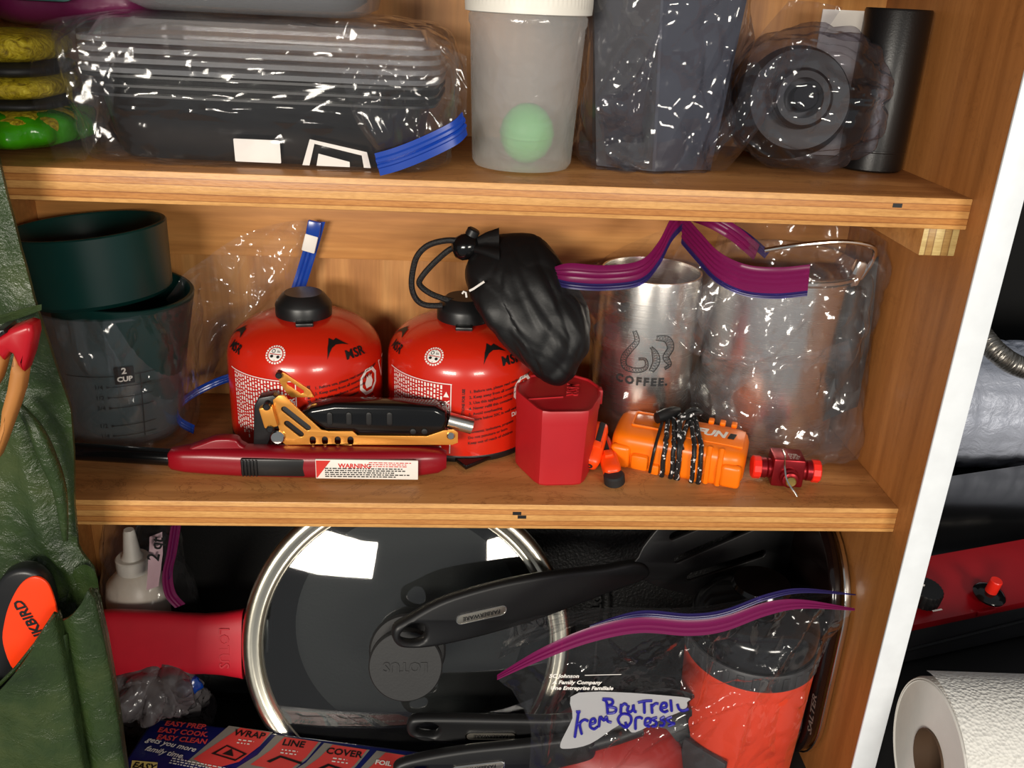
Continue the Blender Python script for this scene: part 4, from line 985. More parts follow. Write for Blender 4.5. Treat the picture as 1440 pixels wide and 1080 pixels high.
# ---------------------------------------------------------------- round thing in a twisted bag
t = thing('coffee_grinder', 'black and silver round grinder lying inside the bunched clear bag', 'grinder', (AY(1118, 168, .075).x, .085, S+.0405), (R(78), 0, R(-8)))
mesh_obj('grinder_body', lathe([(0, -.05), (.030, -.05), (.034, -.046), (.034, .010), (.030, .016), (.030, .022), (0, .022)], 48), M['black'], t, smooth=35)
mesh_obj('silver_ring', lathe([(.012, .0225), (.017, .0225), (.018, .024), (.018, .030), (.016, .032), (.012, .032)], 48), M['black'], t, smooth=35)
mesh_obj('crank_hub', lathe([(0, .022), (.008, .022), (.008, .036), (.007, .038), (0, .038)], 32), M['gblack'], t)
bg = thing('plastic_bag', 'bunched glossy clear bag gathered around the round grinder', 'bag', (0, 0, 0))
gx = AY(1130, 160, .07).x
rg = []; N = 190; rows = 70
creB = folds(.035, [(1107, 60), (1060, 130), (1030, 190)], [(1093, 197), (1120, 225), (1147, 235)], [(1160, 100), (1230, 150), (1165, 145)], [(1133, 180), (1150, 130), (1160, 100)], [(1170, 150), (1228, 140)], [(1037, 200), (1093, 230)], h=.0045, w=.0026)
for j in range(rows+1):
    u = j/rows; th = math.pi*u                       # sphere-like bag, axis along the gather direction
    ring = []
    for i in range(N):
        a = 2*math.pi*i/N
        rad_ = math.sin(th)**.75
        fold = 1+.10*(u**1.6)*math.sin(9*a+1)+.07*u*math.sin(15*a+2)
        x = gx+.002-.049*math.cos(th); y = .078+.050*rad_*math.cos(a)*fold; z = S+.0445+.0445*rad_*math.sin(a)*fold
        q = Vector((x, y, z)); d = (q-Vector((gx, .078, S+.0445))).normalized()
        q += d*(.0065*(crumple(q, .030, 56)-.35)+.002*(crumple(q, .012, 58)-.3))
        if q.y < .09: q += Vector((0, -1, .1))*crease_h(q, creB)
        ring.append(clu(q))
    rg.append(ring)
mesh_obj('bag_film', loft(rg), M['filmdark'], bg, smooth=22)
mesh_obj('bag_neck', sheet([[AY(1110, 0, .05), AY(1150, 2, .05), AY(1185, 10, .055)], [AY(1062, 60, .040), AY(1100, 70, .036), AY(1150, 60, .042)], [AY(1040, 130, .034), AY(1075, 130, .030), AY(1110, 120, .034)], [AY(1000, 200, .034), AY(1030, 210, .030), AY(1050, 205, .034)], [AZ(985, 238, S+.002), AZ(1003, 240, S+.002), AZ(1020, 240, S+.002)]], 50, 90, .006, .022, 60, clu, folds(.034, [(1107, 60), (1040, 150), (970, 240)], [(1098, 76), (1008, 213), (974, 241)], h=.004)), M['filmdark'], bg, smooth=22)
# ---------------------------------------------------------------- black tube and white card
tb = AZ(1228, 240, S)
t = thing('black_tube', 'tall satin black cylindrical tube standing against the side panel', 'tube', (-.0235, .0935, S+.0005))
M['satin'] = plain('satin_black', (16, 16, 17), .33, bump=.12, bscale=900)
mesh_obj('tube_wall', lathe([(0, 0), (.0195, 0), (.0205, .001), (.0205, .0975), (.0198, .0988), (.0185, .0988), (.0180, .0978), (0, .0975)], 56), M['satin'], t, smooth=40)
mesh_obj('tube_seam', lathe([(.0205, .012), (.0207, .0125), (.0207, .0130), (.0205, .0135)], 56), M['satin'], t)
t = thing('white_card', 'white card standing behind the black tube and bunched bag', 'card', (0, 0, 0))
q = AY(1190, 60, .140)
mesh_obj('card_sheet', box(q.x-.02, q.x+.019, .1395, .1405, S+.0005, AY(1205, 15, .14).z), M['label'], t)
mesh_obj('card_fold', box(q.x-.02, q.x+.019, .1405, .150, S+.0005, S+.0012), M['label'], t)
# ================================================================ lower compartment
clb = clampf(zmin=ZB+.0006, ymax=D-.001, xmax=-.0015)
# ---------------------------------------------------------------- pan, lid
M['handle'] = plain('red_silicone', (192, 20, 40), .5, var=.05)
M['nonstick'] = plain('nonstick_black', (8, 8, 8), .5, spec=.3, bump=.2, bscale=500)
M['panred'] = plain('pan_enamel_red', (60, 8, 12), .3)
M['glass'] = film('lid_glass', tint=(.80, .84, .84), haze=.012, hazecol=(.8, .8, .8), base=.075, rough=.03, bump=0, creases=False, edge=.8, power=4, gloss=.95)
PL = AY(574, 906, .060)
tilt = 18
PM = T(*PL) @ RX(90-tilt)
prx = (AY(808, 900, .055).x-AY(340, 910, .055).x)/2
pan = thing('frying_pan', 'black frying pan with red silicone handle standing behind the glass lid', 'pan', (0, 0, 0))
def PT(V): return xf(V, PM)
RP = prx-.004
mesh_obj('pan_bowl', PT(lathe([(0, -.0460), (RP-.034, -.0460), (RP-.028, -.0440), (RP-.006, -.012), (RP-.001, -.0050), (RP, -.0046), (RP-.001, -.0042), (RP-.004, -.0055), (RP-.009, -.013), (RP-.030, -.0420), (0, -.0425)], 80)), M['nonstick'], pan, smooth=40)
def hl(px, py): q = AY(px, py, .055); v = PM.inverted() @ q; return v
# handle: outline in the pan plane
lx = lambda px: (AY(px, 900, .058).x-PL.x)
ho = []
hs = [(337, .0275), (330, .0265), (305, .0242), (280, .0232), (250, .0238), (215, .0252), (180, .0262), (150, .0266), (120, .0255), (104, .021), (98, .012)]
ring = []
for px, w in hs:
    ring.append([Vector((lx(px), -.004+a*1.0, -.012+b)) for a, b in sup(w, .0100 if px > 110 else .006, 3.0, 28)])
hd = mesh_obj('handle_sleeve', PT(loft(ring)), M['handle'], pan, smooth=50)
mesh_obj('embossed_lettering', xf(text2d('LOTUS', .0105, .0001, 0, .0004), PM @ T(lx(312), -.004, -.0019) @ RZ(-90)), M['handle'], hd)
mesh_obj('handle_mount', PT(box(lx(337)-.004, lx(337)+.020, -.010, .018, -.016, -.006, .002)), M['black'], pan)
lid = thing('glass_lid', 'round glass pan lid with steel rim and black knob', 'lid', (0, 0, 0))
mesh_obj('glass_dome', PT(lathe([(0, .0125), (.03, .0120), (.06, .0100), (.09, .0062), (prx-.010, .0012)], 80)), M['glass'], lid, smooth=180)
M['rimsteel'] = plain('rim_steel', (232, 226, 208), .26, 1, var=.02)
mesh_obj('steel_rim', PT(lathe([(prx-.0175, .0022), (prx-.0165, .0036), (prx-.0150, .0032), (prx-.0135, .0020), (prx-.0115, .0022), (prx-.0095, .0044), (prx-.0062, .0050), (prx-.0028, .0036), (prx-.0005, .0008), (prx, -.0024), (prx-.001, -.0040), (prx-.004, -.0040), (prx-.010, -.0006), (prx-.0175, .0022)], 96)), M['rimsteel'], lid, smooth=50)
kc = Vector((0, 0, .0115))
kb = mesh_obj('knob', PT(xf(lathe([(.0, 0), (.0275, 0), (.0290, .0015), (.0275, .0034), (.018, .0055), (.0165, .010), (.0180, .0200), (.0255, .0240), (.0268, .0255), (.0268, .0310), (.0258, .0322), (0, .0326)], 56), T(*kc))), M['mblack'], lid, smooth=35)
mesh_obj('embossed_lettering', PT(xf(text2d('LOTUS', .0105, .0002, 0, .0004), T(0, 0, kc.z+.0328) @ RZ(180))), M['mblack'], kb)
M['gglass'] = M['gblack']
# ---------------------------------------------------------------- cast-iron griddle behind
GM = T(-.150, .1335, ZB+.003) @ RX(-7)
t = thing('cast_iron_griddle', 'black cast iron griddle standing against the back wall', 'griddle', (0, 0, 0))
def GT(v): return xf(v, GM)
mesh_obj('griddle_plate', GT(xf(plate([rrect(.270, .230, .03)], .010, .002), T(0, .012, .118) @ RX(90))), M['iron'], t)
mesh_obj('griddle_rim', GT(xf(plate([rrect(.272, .232, .031), rrect(.250, .210, .025)], .008, .002), T(0, .004, .118) @ RX(90))), M['iron'], t)
gp = (GM.inverted() @ AY(838, 868, .118))
mesh_obj('loop_handle', GT(tube([Vector((gp.x+x, .002, gp.z+z)) for x, z in ((-.016, .016), (.004, .016), (.012, .010), (.014, 0), (.014, -.022), (.010, -.030), (-.012, -.03))], .0042, 12)), M['iron'], t)
gq = (GM.inverted() @ AY(850, 878, .110))
mesh_obj('cast_lettering', GT(xf(text2d('LODGE', .011, .0004, 0, .0009), T(gq.x, .0045, gq.z+.010) @ RX(90) @ RZ(90))), M['iron'], t)
# dark tray standing on edge behind the bottle
t = thing('oven_tray', 'dark oval tray standing on edge behind the squeeze bottle', 'tray', (0, 0, 0))
tm = T(-.470, .146, ZB+.112) @ RX(84)
mesh_obj('tray_plate', xf(loft([[Vector((x, y, z)) for x, y in sup(a, b, 2.6, 72)] for a, b, z in ((.02, .02, 0), (.074, .098, 0), (.082, .106, .004), (.084, .108, .010), (.087, .111, .0105), (.087, .111, .0095), (.08, .10, .001))]), tm), M['nonstick'], t, smooth=40)
mesh_obj('tray_rim', xf(tube([Vector((x, y, .0105)) for x, y in sup(.0868, .1108, 2.6, 72)], .0014, 8, True), tm), M['gblack'], t)

# ---------------------------------------------------------------- black kitchen utensils
M['utensil'] = plain('utensil_nylon', (19, 19, 20), .46, var=.05)
M['badge'] = plain('satin_badge', (178, 172, 160), .32, .9, var=.03)
def utensil(name, label, hp, hy, mid, badge, head=None, holes=(), rot=180, thick=.009):
    """handle outlined in the plane through hy[0] (left end depth) and hy[1] (right end depth)"""
    t = thing(name, label, 'utensil', (0, 0, 0), group='black nylon utensils')
    xs = [p[0] for p in hp]; xa, xb = min(xs), max(xs)
    def W(px, py): return AY(px, py, hy[0]+(hy[1]-hy[0])*(px-xa)/(xb-xa))
    o = W(*mid); ex = (W(mid[0]+60, mid[1])-W(mid[0]-60, mid[1])); ey = (W(mid[0], mid[1]-40)-W(mid[0], mid[1]+40))
    m = frame(o, ex, ey); mi = m.inverted()
    def L(px, py): v = mi @ W(px, py); return (v.x, v.y)
    h = mesh_obj('handle', xf(plate([smoothpoly([L(*p) for p in hp], 4)]+[smoothpoly([L(*p) for p in q], 4) for q in holes], thick, .0026), m), M['utensil'], t, smooth=50)
    bc, bw, bh, ba, txt = badge
    bm_ = m @ T(*L(*bc), thick/2) @ RZ(ba)
    b = mesh_obj('badge', xf(plate([rrect(bw, bh, bh*.48)], .0012, .0003), bm_), M['badge'], t)
    mesh_obj('badge_rim', xf(plate([rrect(bw, bh, bh*.48), rrect(bw-.0014, bh-.0014, bh*.42)], .0018, .0003), bm_), M['chrome'], b)
    mesh_obj('badge_lettering', xf(text2d(txt, bh*.52, .00012, 0, 0), bm_ @ T(0, 0, .0008) @ RZ(rot)), M['ink'], b)
    return t, m, L
hp = [(552, 892), (556, 880), (575, 868), (615, 845), (660, 829), (720, 814), (790, 803), (850, 797), (895, 790), (912, 800), (905, 814), (860, 830), (810, 848), (760, 866), (700, 884), (650, 897), (600, 907), (566, 908), (555, 902)]
hole = [(566, 884), (577, 875), (592, 875), (599, 884), (596, 896), (582, 901), (567, 899), (562, 892)]
t, m, L = utensil('slotted_turner', 'black slotted turner with oval steel badge lying across the glass lid', hp, (.006, .070), (700, 850), ((674, 859), .0385, .0088, 14, 'FARBERWARE'), holes=[hole])
t['label'] = 'black slotted turner lying across the top of the glass lid'
hd = [(800, 806), (860, 799), (893, 790), (905, 770), (925, 745), (950, 722), (1120, 690), (1170, 690), (1185, 730), (1160, 800), (1128, 822), (1000, 842), (930, 828), (900, 816), (860, 826), (800, 844)]
sl = []
for a, b_ in (((948, 755), (1050, 715)), ((955, 788), (1070, 742)), ((974, 814), (1078, 784))):
    p, q = L(*a), L(*b_); sl.append(slot(p[0], p[1], q[0], q[1], .0068))
Zh = AY(1030, 770, .085)
mesh_obj('slotted_head', xf(plate([smoothpoly([L(*p) for p in hd], 3)]+sl, .0030, .0008), m), M['utensil'], t, smooth=50)
hp2 = [(572, 1022), (576, 1010), (590, 1006), (640, 1006), (700, 1007), (770, 1008), (820, 1008), (820, 1040), (770, 1044), (720, 1046), (660, 1044), (610, 1037), (580, 1032)]
hole2 = [(586, 1018), (596, 1013), (612, 1014), (618, 1022), (612, 1030), (597, 1031), (586, 1026)]
t, m, L = utensil('serving_spoon', 'black utensil with handle level below the lid knob', hp2, (.004, .004), (690, 1026), ((690, 1028), .0375, .0078, 0, 'FARBERWARE'), holes=[hole2])
mesh_obj('spoon_neck', tube([m @ Vector((*L(810, 1024), 0)), m @ Vector((*L(860, 1024), -.002)), m @ Vector((*L(900, 1020), -.004))], .0055, 12), M['utensil'], t)
mesh_obj('spoon_bowl', xf(lathe([(0, -.010), (.012, -.0085), (.022, -.004), (.027, .002), (.0255, .0024), (.020, -.002), (.011, -.0065), (0, -.008)], 40), m @ T(*L(930, 1014), -.006) @ SCL(1.35, 1, 1)), M['utensil'], t, smooth=60)
hp3 = [(553, 1082), (562, 1070), (600, 1060), (660, 1050), (720, 1044), (790, 1036), (830, 1032), (834, 1062), (800, 1072), (740, 1086), (680, 1094), (620, 1098), (570, 1096)]
hole3 = [(568, 1084), (580, 1075), (598, 1073), (602, 1080), (594, 1087), (576, 1090)]
t, m, L = utensil('soup_ladle', 'black utensil with tilted handle lying lowest beside the foil box', hp3, (-.018, -.006), (690, 1070), ((672, 1072), .0385, .0078, 9, 'FARBERWARE'), holes=[hole3])
mesh_obj('ladle_neck', tube([m @ Vector((*L(825, 1048), 0)), m @ Vector((*L(870, 1042), -.004)), m @ Vector((*L(905, 1036), -.008))], .0055, 12), M['utensil'], t)
mesh_obj('ladle_bowl', xf(lathe([(0, -.016), (.014, -.013), (.024, -.005), (.028, .004), (.0265, .0042), (.022, -.003), (.012, -.0105), (0, -.013)], 40), m @ T(*L(930, 1034), -.012)), M['utensil'], t, smooth=60)

# ---------------------------------------------------------------- foil box
M['foilblue'] = plain('foil_box_blue', (16, 24, 92), .33, var=.05)
M['foilred'] = plain('foil_box_red', (206, 62, 58), .4, var=.04)
M['foilgrey'] = plain('foil_box_grey', (128, 122, 114), .4, var=.04)
M['foilyel'] = plain('foil_box_yellow', (232, 208, 120), .45)
fa, fb = AZ(236, 1010, -.222), AZ(600, 1056, -.222)
fdir = (fb-fa).normalized()
t = thing('foil_box', 'blue foil roll box with red panels lying in front of the pan', 'box', (fa.x, fa.y, ZB), (0, 0, math.atan2(fdir.y, fdir.x)))
FL, FW_, FH = .300, .052, -.222-ZB
mesh_obj('carton', box(-.012, FL, -FW_, 0, .0004, FH, .0035, 3), M['foilblue'], t, smooth=40)
FT = T(0, 0, FH+.0003)
finv = (T(fa.x, fa.y, ZB) @ Matrix.Rotation(math.atan2(fdir.y, fdir.x), 4, 'Z')).inverted()
def ft(px, py): v = finv @ AZ(px, py, ZB+FH); return (v.x, v.y)
def fpoly(name, pts, mat, lift=0): return mesh_obj(name, xf(plate([[ft(*p) for p in pts]], 0), T(0, 0, FH+.0003+lift)), mat, t)
fpoly('grey_band', [(322, 1021), (384, 1030), (365, 1050), (335, 1068), (300, 1082), (262, 1072)], M['foilgrey'])
fpoly('red_panel', [(338, 1024), (380, 1031), (365, 1050), (336, 1072), (300, 1082), (272, 1068)], M['foilred'], .0002)
for i, (x0, x1, y0) in enumerate(((388, 454, 1034), (456, 528, 1045), (530, 600, 1056))):
    dx = x0-388; dy = y0-1034
    fpoly('grey_band', [(388+dx, 1034+dy), (452+dx, 1044+dy), (432+dx, 1068+dy), (404+dx, 1090+dy), (330+dx, 1082+dy), (362+dx, 1062+dy)], M['foilgrey'])
    fpoly('red_panel', [(400+dx, 1037+dy), (448+dx, 1044+dy), (430+dx, 1066+dy), (404+dx, 1086+dy), (352+dx, 1076+dy), (380+dx, 1056+dy)], M['foilred'], .0002)
def ftext(name, s_, px, py, size, mat, rot=0, bold=.0002, shear=0, align='CENTER'):
    x, y = ft(px, py); return mesh_obj(name, xf(text2d(s_, size, bold, shear, 0, align), T(x, y, FH+.0008) @ RZ(rot)), mat, t)
ftext('panel_lettering', 'WRAP', 351, 1034, .0085, M['ink'])
ftext('panel_lettering', 'LINE', 413, 1047, .0085, M['ink'])
ftext('panel_lettering', 'COVER', 484, 1060, .0085, M['ink'])
ftext('panel_lettering', 'FOIL M', 545, 1075, .0060, M['label'])
for (x, y) in ((349, 1042), (410, 1056), (482, 1068)):
    q = ft(x-14, y); mesh_obj('panel_print', xf(words(2, .013, .003, .0011, rnd), T(q[0], q[1], FH+.0008)), M['label'], t)
ftext('slogan_lettering', 'EASY PREP.', 262, 1021, .0068, M['foilred'], 2, .0002)
ftext('slogan_lettering', 'EASY COOK.', 258, 1031, .0068, M['foilred'], 2, .0002)
ftext('slogan_lettering', 'EASY CLEAN', 256, 1041, .0068, M['foilred'], 2, .0002)
ftext('slogan_lettering', 'gets you more', 241, 1048, .0068, M['label'], -6, .0001, .25)
ftext('slogan_lettering', 'family time.', 232, 1059, .0068, M['label'], -6, .0001, .25)
fpoly('yellow_patch', [(186, 1070), (222, 1073), (219, 1092), (182, 1090)], M['foilyel'], .0002)
ftext('patch_lettering', 'EASY', 203, 1079, .0075, M['ink'])
q = ft(242, 1068); mesh_obj('caution_print', xf(words(3, .055, .0022, .001, rnd), T(q[0], q[1], FH+.0008) @ RZ(-4)), M['label'], t)
q = ft(322, 1058)
mesh_obj('tray_icon', xf(join(plate([[(-.012, -.004), (.008, -.008), (.014, .000), (-.004, .006)], [(-.009, -.0035), (.0075, -.0065), (.0115, -.0005), (-.0035, .0045)]], 0), plate([[(-.004, -.003), (.005, -.004), (.001, .003)]], 0)), T(q[0], q[1], FH+.0008)), M['ink'], t)
for (x, y) in ((402, 1072), (470, 1084)):
    q = ft(x, y); mesh_obj('sheet_icon', xf(plate([[(-.014, -.002), (-.006, .005), (.012, .001), (.012, -.001), (-.005, .003), (-.011, -.003)]], 0), T(q[0], q[1], FH+.0008)), M['ink'], t)

# ---------------------------------------------------------------- squeeze bottle in bag
M['milky'] = plain('milky_plastic', (206, 196, 182), .4, var=.04)
by = .116; bx = AY(187, 790, by).x
t = thing('squeeze_bottle', 'milky squeeze bottle with pointed nozzle standing in the back', 'bottle', (bx, by, ZB+.0005))
zn = AY(187, 800, by).z-ZB
mesh_obj('bottle_body', lathe([(0, 0), (.021, 0), (.024, .003), (.024, zn-.026), (.022, zn-.012), (.014, zn-.003), (.011, zn), (0, zn)], 40), M['milky'], t, smooth=50)
mesh_obj('collar', lathe([(0, zn-.001), (.0125, zn-.001), (.0130, zn), (.0130, zn+.010), (.012, zn+.011), (0, zn+.011)], 32), M['whitelid'], t, smooth=30)
mesh_obj('nozzle', lathe([(.0085, zn+.011), (.0065, zn+.016), (.0045, zn+.034), (.0038, zn+.036), (0, zn+.036)], 28), M['whitelid'], t, smooth=40)
bg = thing('zip_bag', 'clear purple-zip bag around the squeeze bottle behind the pan handle', 'bag', (0, 0, 0))
mesh_obj('bag_film', bag([(bx+.010, by, ZB+.001, .036, .028, 2.6), (bx+.010, by, ZB+.01, .040, .033, 2.6), (bx+.010, by, -.18, .040, .034, 2.5), (bx+.008, by, -.12, .032, .026, 2.4), (bx+.012, by, -.075, .030, .012, 2.2), (bx+.014, by, -.05, .028, .006, 2)],
                         n=110, rows=9, amp=.005, s=.028, seed=71, clamp=clb, top_amp=.6, caps=False), M['film'], bg, smooth=24)
mesh_obj('zip_strip', ribbon([AY(240, 740, .088), AY(234, 780, .084), AY(228, 810, .080), AY(232, 838, .078), AY(246, 855, .078)], [Vector((.8, .5, .1))]*5, .0080), M['purple'], bg)
mesh_obj('zip_strip', ribbon([AY(243, 745, .089), AY(238, 785, .085), AY(234, 815, .081)], [Vector((.8, .5, .1))]*3, .004), M['violet'], bg)
M['pinklabel'] = plain('pale_pink_label', (190, 158, 166), .5)
lb = mesh_obj('write_on_label', sheet([[AY(210, 755, .082), AY(228, 748, .084)], [AY(208, 790, .074), AY(228, 780, .080)], [AY(206, 830, .072), AY(222, 825, .078)]], 14, 14, .002, .02, 73), M['pinklabel'], bg)
mesh_obj('handwriting', xf(text2d('2 qt', .012, .0003), frame(AY(219, 772, .073), Vector((.25, .15, 1)), Vector((-1, -.1, .2)))), M['ink'], lb)

# ---------------------------------------------------------------- crumpled grey bag
bg = thing('grocery_bag', 'crumpled grey translucent plastic bag stuffed beside the foil box', 'bag', (0, 0, 0))
M['greybag'] = film('grey_grocery_film', tint=(.5, .48, .5), haze=.55, hazecol=(.34, .31, .32), base=.05, rough=.2, bump=.8, bscale=40)
gc = AY(218, 985, .06)
def clg(p):
    q = clampf(zmin=ZB+.0006, ymax=D-.001, xmin=XL+.002)(p)
    if q.z < -.219: q.y = max(q.y, .055)
    return q
mesh_obj('bag_film', bag([(gc.x, .095, ZB+.001, .032, .026, 2.4), (gc.x-.004, .092, ZB+.02, .040, .034, 2.4), (gc.x-.004, .078, -.224, .042, .032, 2.3), (gc.x-.002, .062, -.214, .042, .032, 2.3), (gc.x+.002, .058, -.198, .040, .028, 2.2), (gc.x+.006, .058, -.184, .032, .020, 2.1), (gc.x+.012, .060, -.176, .010, .006, 2)],
                         n=130, rows=9, amp=.011, s=.036, seed=77, clamp=clg, top_amp=1), M['greybag'], bg, smooth=24)
mesh_obj('blue_knot', bag([(AY(268, 965, .06).x, .058, AY(268, 972, .06).z, .006, .005, 2.2), (AY(268, 965, .06).x, .058, AY(268, 962, .06).z, .010, .007, 2.2), (AY(272, 955, .06).x, .058, AY(268, 950, .06).z, .004, .003, 2.2)], n=40, rows=8, amp=.004, s=.009, seed=79), M['blue'], bg, smooth=60)

# ---------------------------------------------------------------- travel press in bag
M['pressor'] = plain('press_orange', (208, 58, 28), .42, var=.03)
M['pressred'] = plain('press_dark_red', (150, 32, 26), .45, var=.04)
M['charcoal'] = plain('charcoal_rubber', (44, 44, 46), .5)
fx, fy = -.0735, .026
pz0 = AY(1050, 968, fy-.042).z
t = thing('coffee_press', 'orange travel coffee press with black lid standing in labelled bag', 'coffee press', (fx, fy, ZB+.0012))
hz = pz0-ZB
mesh_obj('press_body', lathe([(0, 0), (.040, 0), (.043, .003), (.0475, hz-.002), (.047, hz), (0, hz)], 64), M['pressor'], t, smooth=40)
mesh_obj('grip_band', lathe([(.0472, hz-.001), (.0482, hz), (.0485, hz+.012), (.0475, hz+.0135), (.03, hz+.0135)], 64), M['charcoal'], t, smooth=40)
for k in range(28):
    a = 2*math.pi*k/28
    mesh_obj('grip_rib', xf(box(-.0028, .0028, -.0010, .0012, 0, .010, .0008), T(.0482*math.cos(a), .0482*math.sin(a), hz+.0015) @ RZ(math.degrees(a)+90)), M['charcoal'], t)
mesh_obj('press_lid', lathe([(.046, hz+.013), (.0465, hz+.014), (.046, hz+.030), (.043, hz+.036), (.034, hz+.040), (.018, hz+.042), (0, hz+.0425)], 64), M['gblack'], t, smooth=40)
mesh_obj('plunger_cap', lathe([(.010, hz+.0420), (.010, hz+.050), (.020, hz+.053), (.0215, hz+.056), (.020, hz+.059), (0, hz+.060)], 48), M['gblack'], t, smooth=40)
mesh_obj('grip_panel', xf(box(-.018, .018, -.0022, .0022, 0, .06, .0015), T(-.036, -.036, .012) @ RZ(-45) @ RX(-3)), M['charcoal'], t)
t = thing('red_sleeve', 'dark red rounded sleeve lying left of the press inside the bag', 'sleeve', (-.168, .018, ZB+.0012))
mesh_obj('sleeve_body', loft([[Vector((x, y, z)) for x, y in sup(a, b, 2.6, 56)] for a, b, z in ((.020, .016, 0), (.042, .032, .0), (.050, .038, .01), (.052, .040, .045), (.048, .036, .062), (.036, .026, .072), (.01, .01, .076))]), M['pressred'], t, smooth=60)
mesh_obj('sleeve_band', loft([[Vector((x, y, z)) for x, y in sup(a, b, 2.6, 56)] for a, b, z in ((.0515, .0395, .028), (.0535, .0415, .030), (.0535, .0415, .036), (.0520, .0400, .038))], caps=False), M['charcoal'], t, smooth=60)
bg = thing('zip_bag', 'clear labelled bag with purple zip holding the orange coffee press', 'bag', (0, 0, 0))
zz = [AY(700, 941, -.030), AY(760, 914, -.038), AY(830, 888, -.042), AY(900, 874, -.044), (AY(970, 878, -.044)), AY(1020, 872, -.042), AY(1080, 850, -.036), AY(1130, 840, -.030), AY(1205, 843, -.022)]
mesh_obj('zip_strip', ribbon([p+Vector((0, 0, -.009)) for p in zz], [Vector((0, .25, .9))]*9, .0105, taper=[.35, .8, 1, 1, 1, 1, .9, .6, .15]), M['purple'], bg)
mesh_obj('zip_strip', ribbon([p+Vector((0, .003, .0012)) for p in zz[2:]], [Vector((0, .4, .8))]*7, .0040, taper=[.3, 1, 1, 1, 1, .8, .2]), M['violet'], bg)
low = [p+Vector((0, 0, -.0085)) for p in zz]
def drop(f, pts):
    return [Vector(p) for p in pts]
xs = [p.x for p in low]
front = [low,
         [Vector((xs[0]+.022, -.030, -.150)), Vector((xs[1]+.012, -.034, -.145)), Vector((xs[2]+.004, -.036, -.140)), Vector((xs[3], -.037, -.135)), Vector((xs[4], -.036, -.132)), Vector((xs[5], -.034, -.130)), Vector((xs[6], -.032, -.130)), Vector((xs[7]-.004, -.026, -.128)), Vector((xs[8]-.014, -.016, -.120))],
         [Vector((xs[0]+.026, -.026, -.20)), Vector((xs[1]+.014, -.030, -.20)), Vector((xs[2]+.006, -.034, -.20)), Vector((xs[3], -.036, -.20)), Vector((xs[4], -.034, -.20)), Vector((xs[5], -.034, -.20)), Vector((xs[6], -.034, -.20)), Vector((xs[7]-.004, -.028, -.20)), Vector((xs[8]-.016, -.014, -.20))],
         [Vector((xs[0]+.028, -.02, ZB+.002)), Vector((xs[1]+.016, -.026, ZB+.002)), Vector((xs[2]+.008, -.030, ZB+.002)), Vector((xs[3], -.032, ZB+.002)), Vector((xs[4], -.03, ZB+.002)), Vector((xs[5], -.03, ZB+.002)), Vector((xs[6], -.03, ZB+.002)), Vector((xs[7]-.004, -.024, ZB+.002)), Vector((xs[8]-.018, -.01, ZB+.002))]]
mesh_obj('bag_film', sheet(front, 200, 120, .010, .048, 81, clampf(zmin=ZB+.0006, xmax=-.0015), folds(-.036, [(988, 905), (985, 950), (975, 990)], [(1150, 870), (1120, 920), (1085, 950), (1010, 956)], [(960, 960), (968, 975), (940, 1005), (880, 1045), (850, 1080)], [(800, 940), (775, 985), (765, 1080)], [(1055, 988), (1000, 1005), (900, 1050)], [(1058, 988), (1035, 1040), (1025, 1080)], [(838, 1080), (845, 1050), (865, 1035)], [(1165, 900), (1150, 960), (1135, 1010)], h=.0075, w=.0048)), M['film'], bg, smooth=24)
back = [[p+Vector((0, .012, .006)) for p in low], [Vector((p.x+(.02 if i < 3 else 0), .06, -.13)) for i, p in enumerate(low)], [Vector((p.x+(.03 if i < 3 else 0), .080, -.20)) for i, p in enumerate(low)], [Vector((p.x+(.03 if i < 3 else 0), .075, ZB+.002)) for i, p in enumerate(low)]]
mesh_obj('bag_back', sheet(back, 90, 50, .004, .04, 83, clampf(zmin=ZB+.0006, xmax=-.0015)), M['film'], bg, smooth=24)
# write-on patch and print on the film
YL = -.0435
def lp(px, py, y=YL): q = AY(px, py, y); return q
lo_ = lp(880, 1005)
ex_ = lp(960, 1003)-lp(800, 985+22); ey_ = lp(880, 985)-lp(880, 1025)
LM = frame(lo_, ex_, ey_); LI = LM.inverted()
def ll(px, py):
    d = ray(px, py); n_ = LM.col[2].xyz; s_ = (lo_-CAM).dot(n_)/d.dot(n_); v = LI @ (CAM+d*s_); return (v.x, v.y)
M['patch'] = film('write_on_patch', tint=(.6, .6, .6), haze=.85, hazecol=(.80, .80, .82), base=.05, bump=.1, creases=False, rough=.3)
pt = mesh_obj('write_on_patch', xf(sub(plate([smoothpoly([ll(*p) for p in ((814, 974), (958, 980), (966, 988), (962, 998), (930, 1012), (893, 1030), (882, 1024), (870, 1020), (830, 1046), (796, 1053), (788, 1046), (805, 1010))], 4)], 0), 1), LM), M['patch'], bg)
M['blueink'] = plain('blue_marker', (28, 22, 140), .45)
def scrawl(strokes, w=.0011):
    parts = []
    for st in strokes:
        parts.append(tube(catmull([LM @ Vector((*ll(x, y), .0008)) for x, y in st], 5), w, 6))
    return join(*parts)
def CR_(x, y): return (750+x*250/1440, 920+y*160/922)
def st(*p): return [CR_(*q) for q in p]
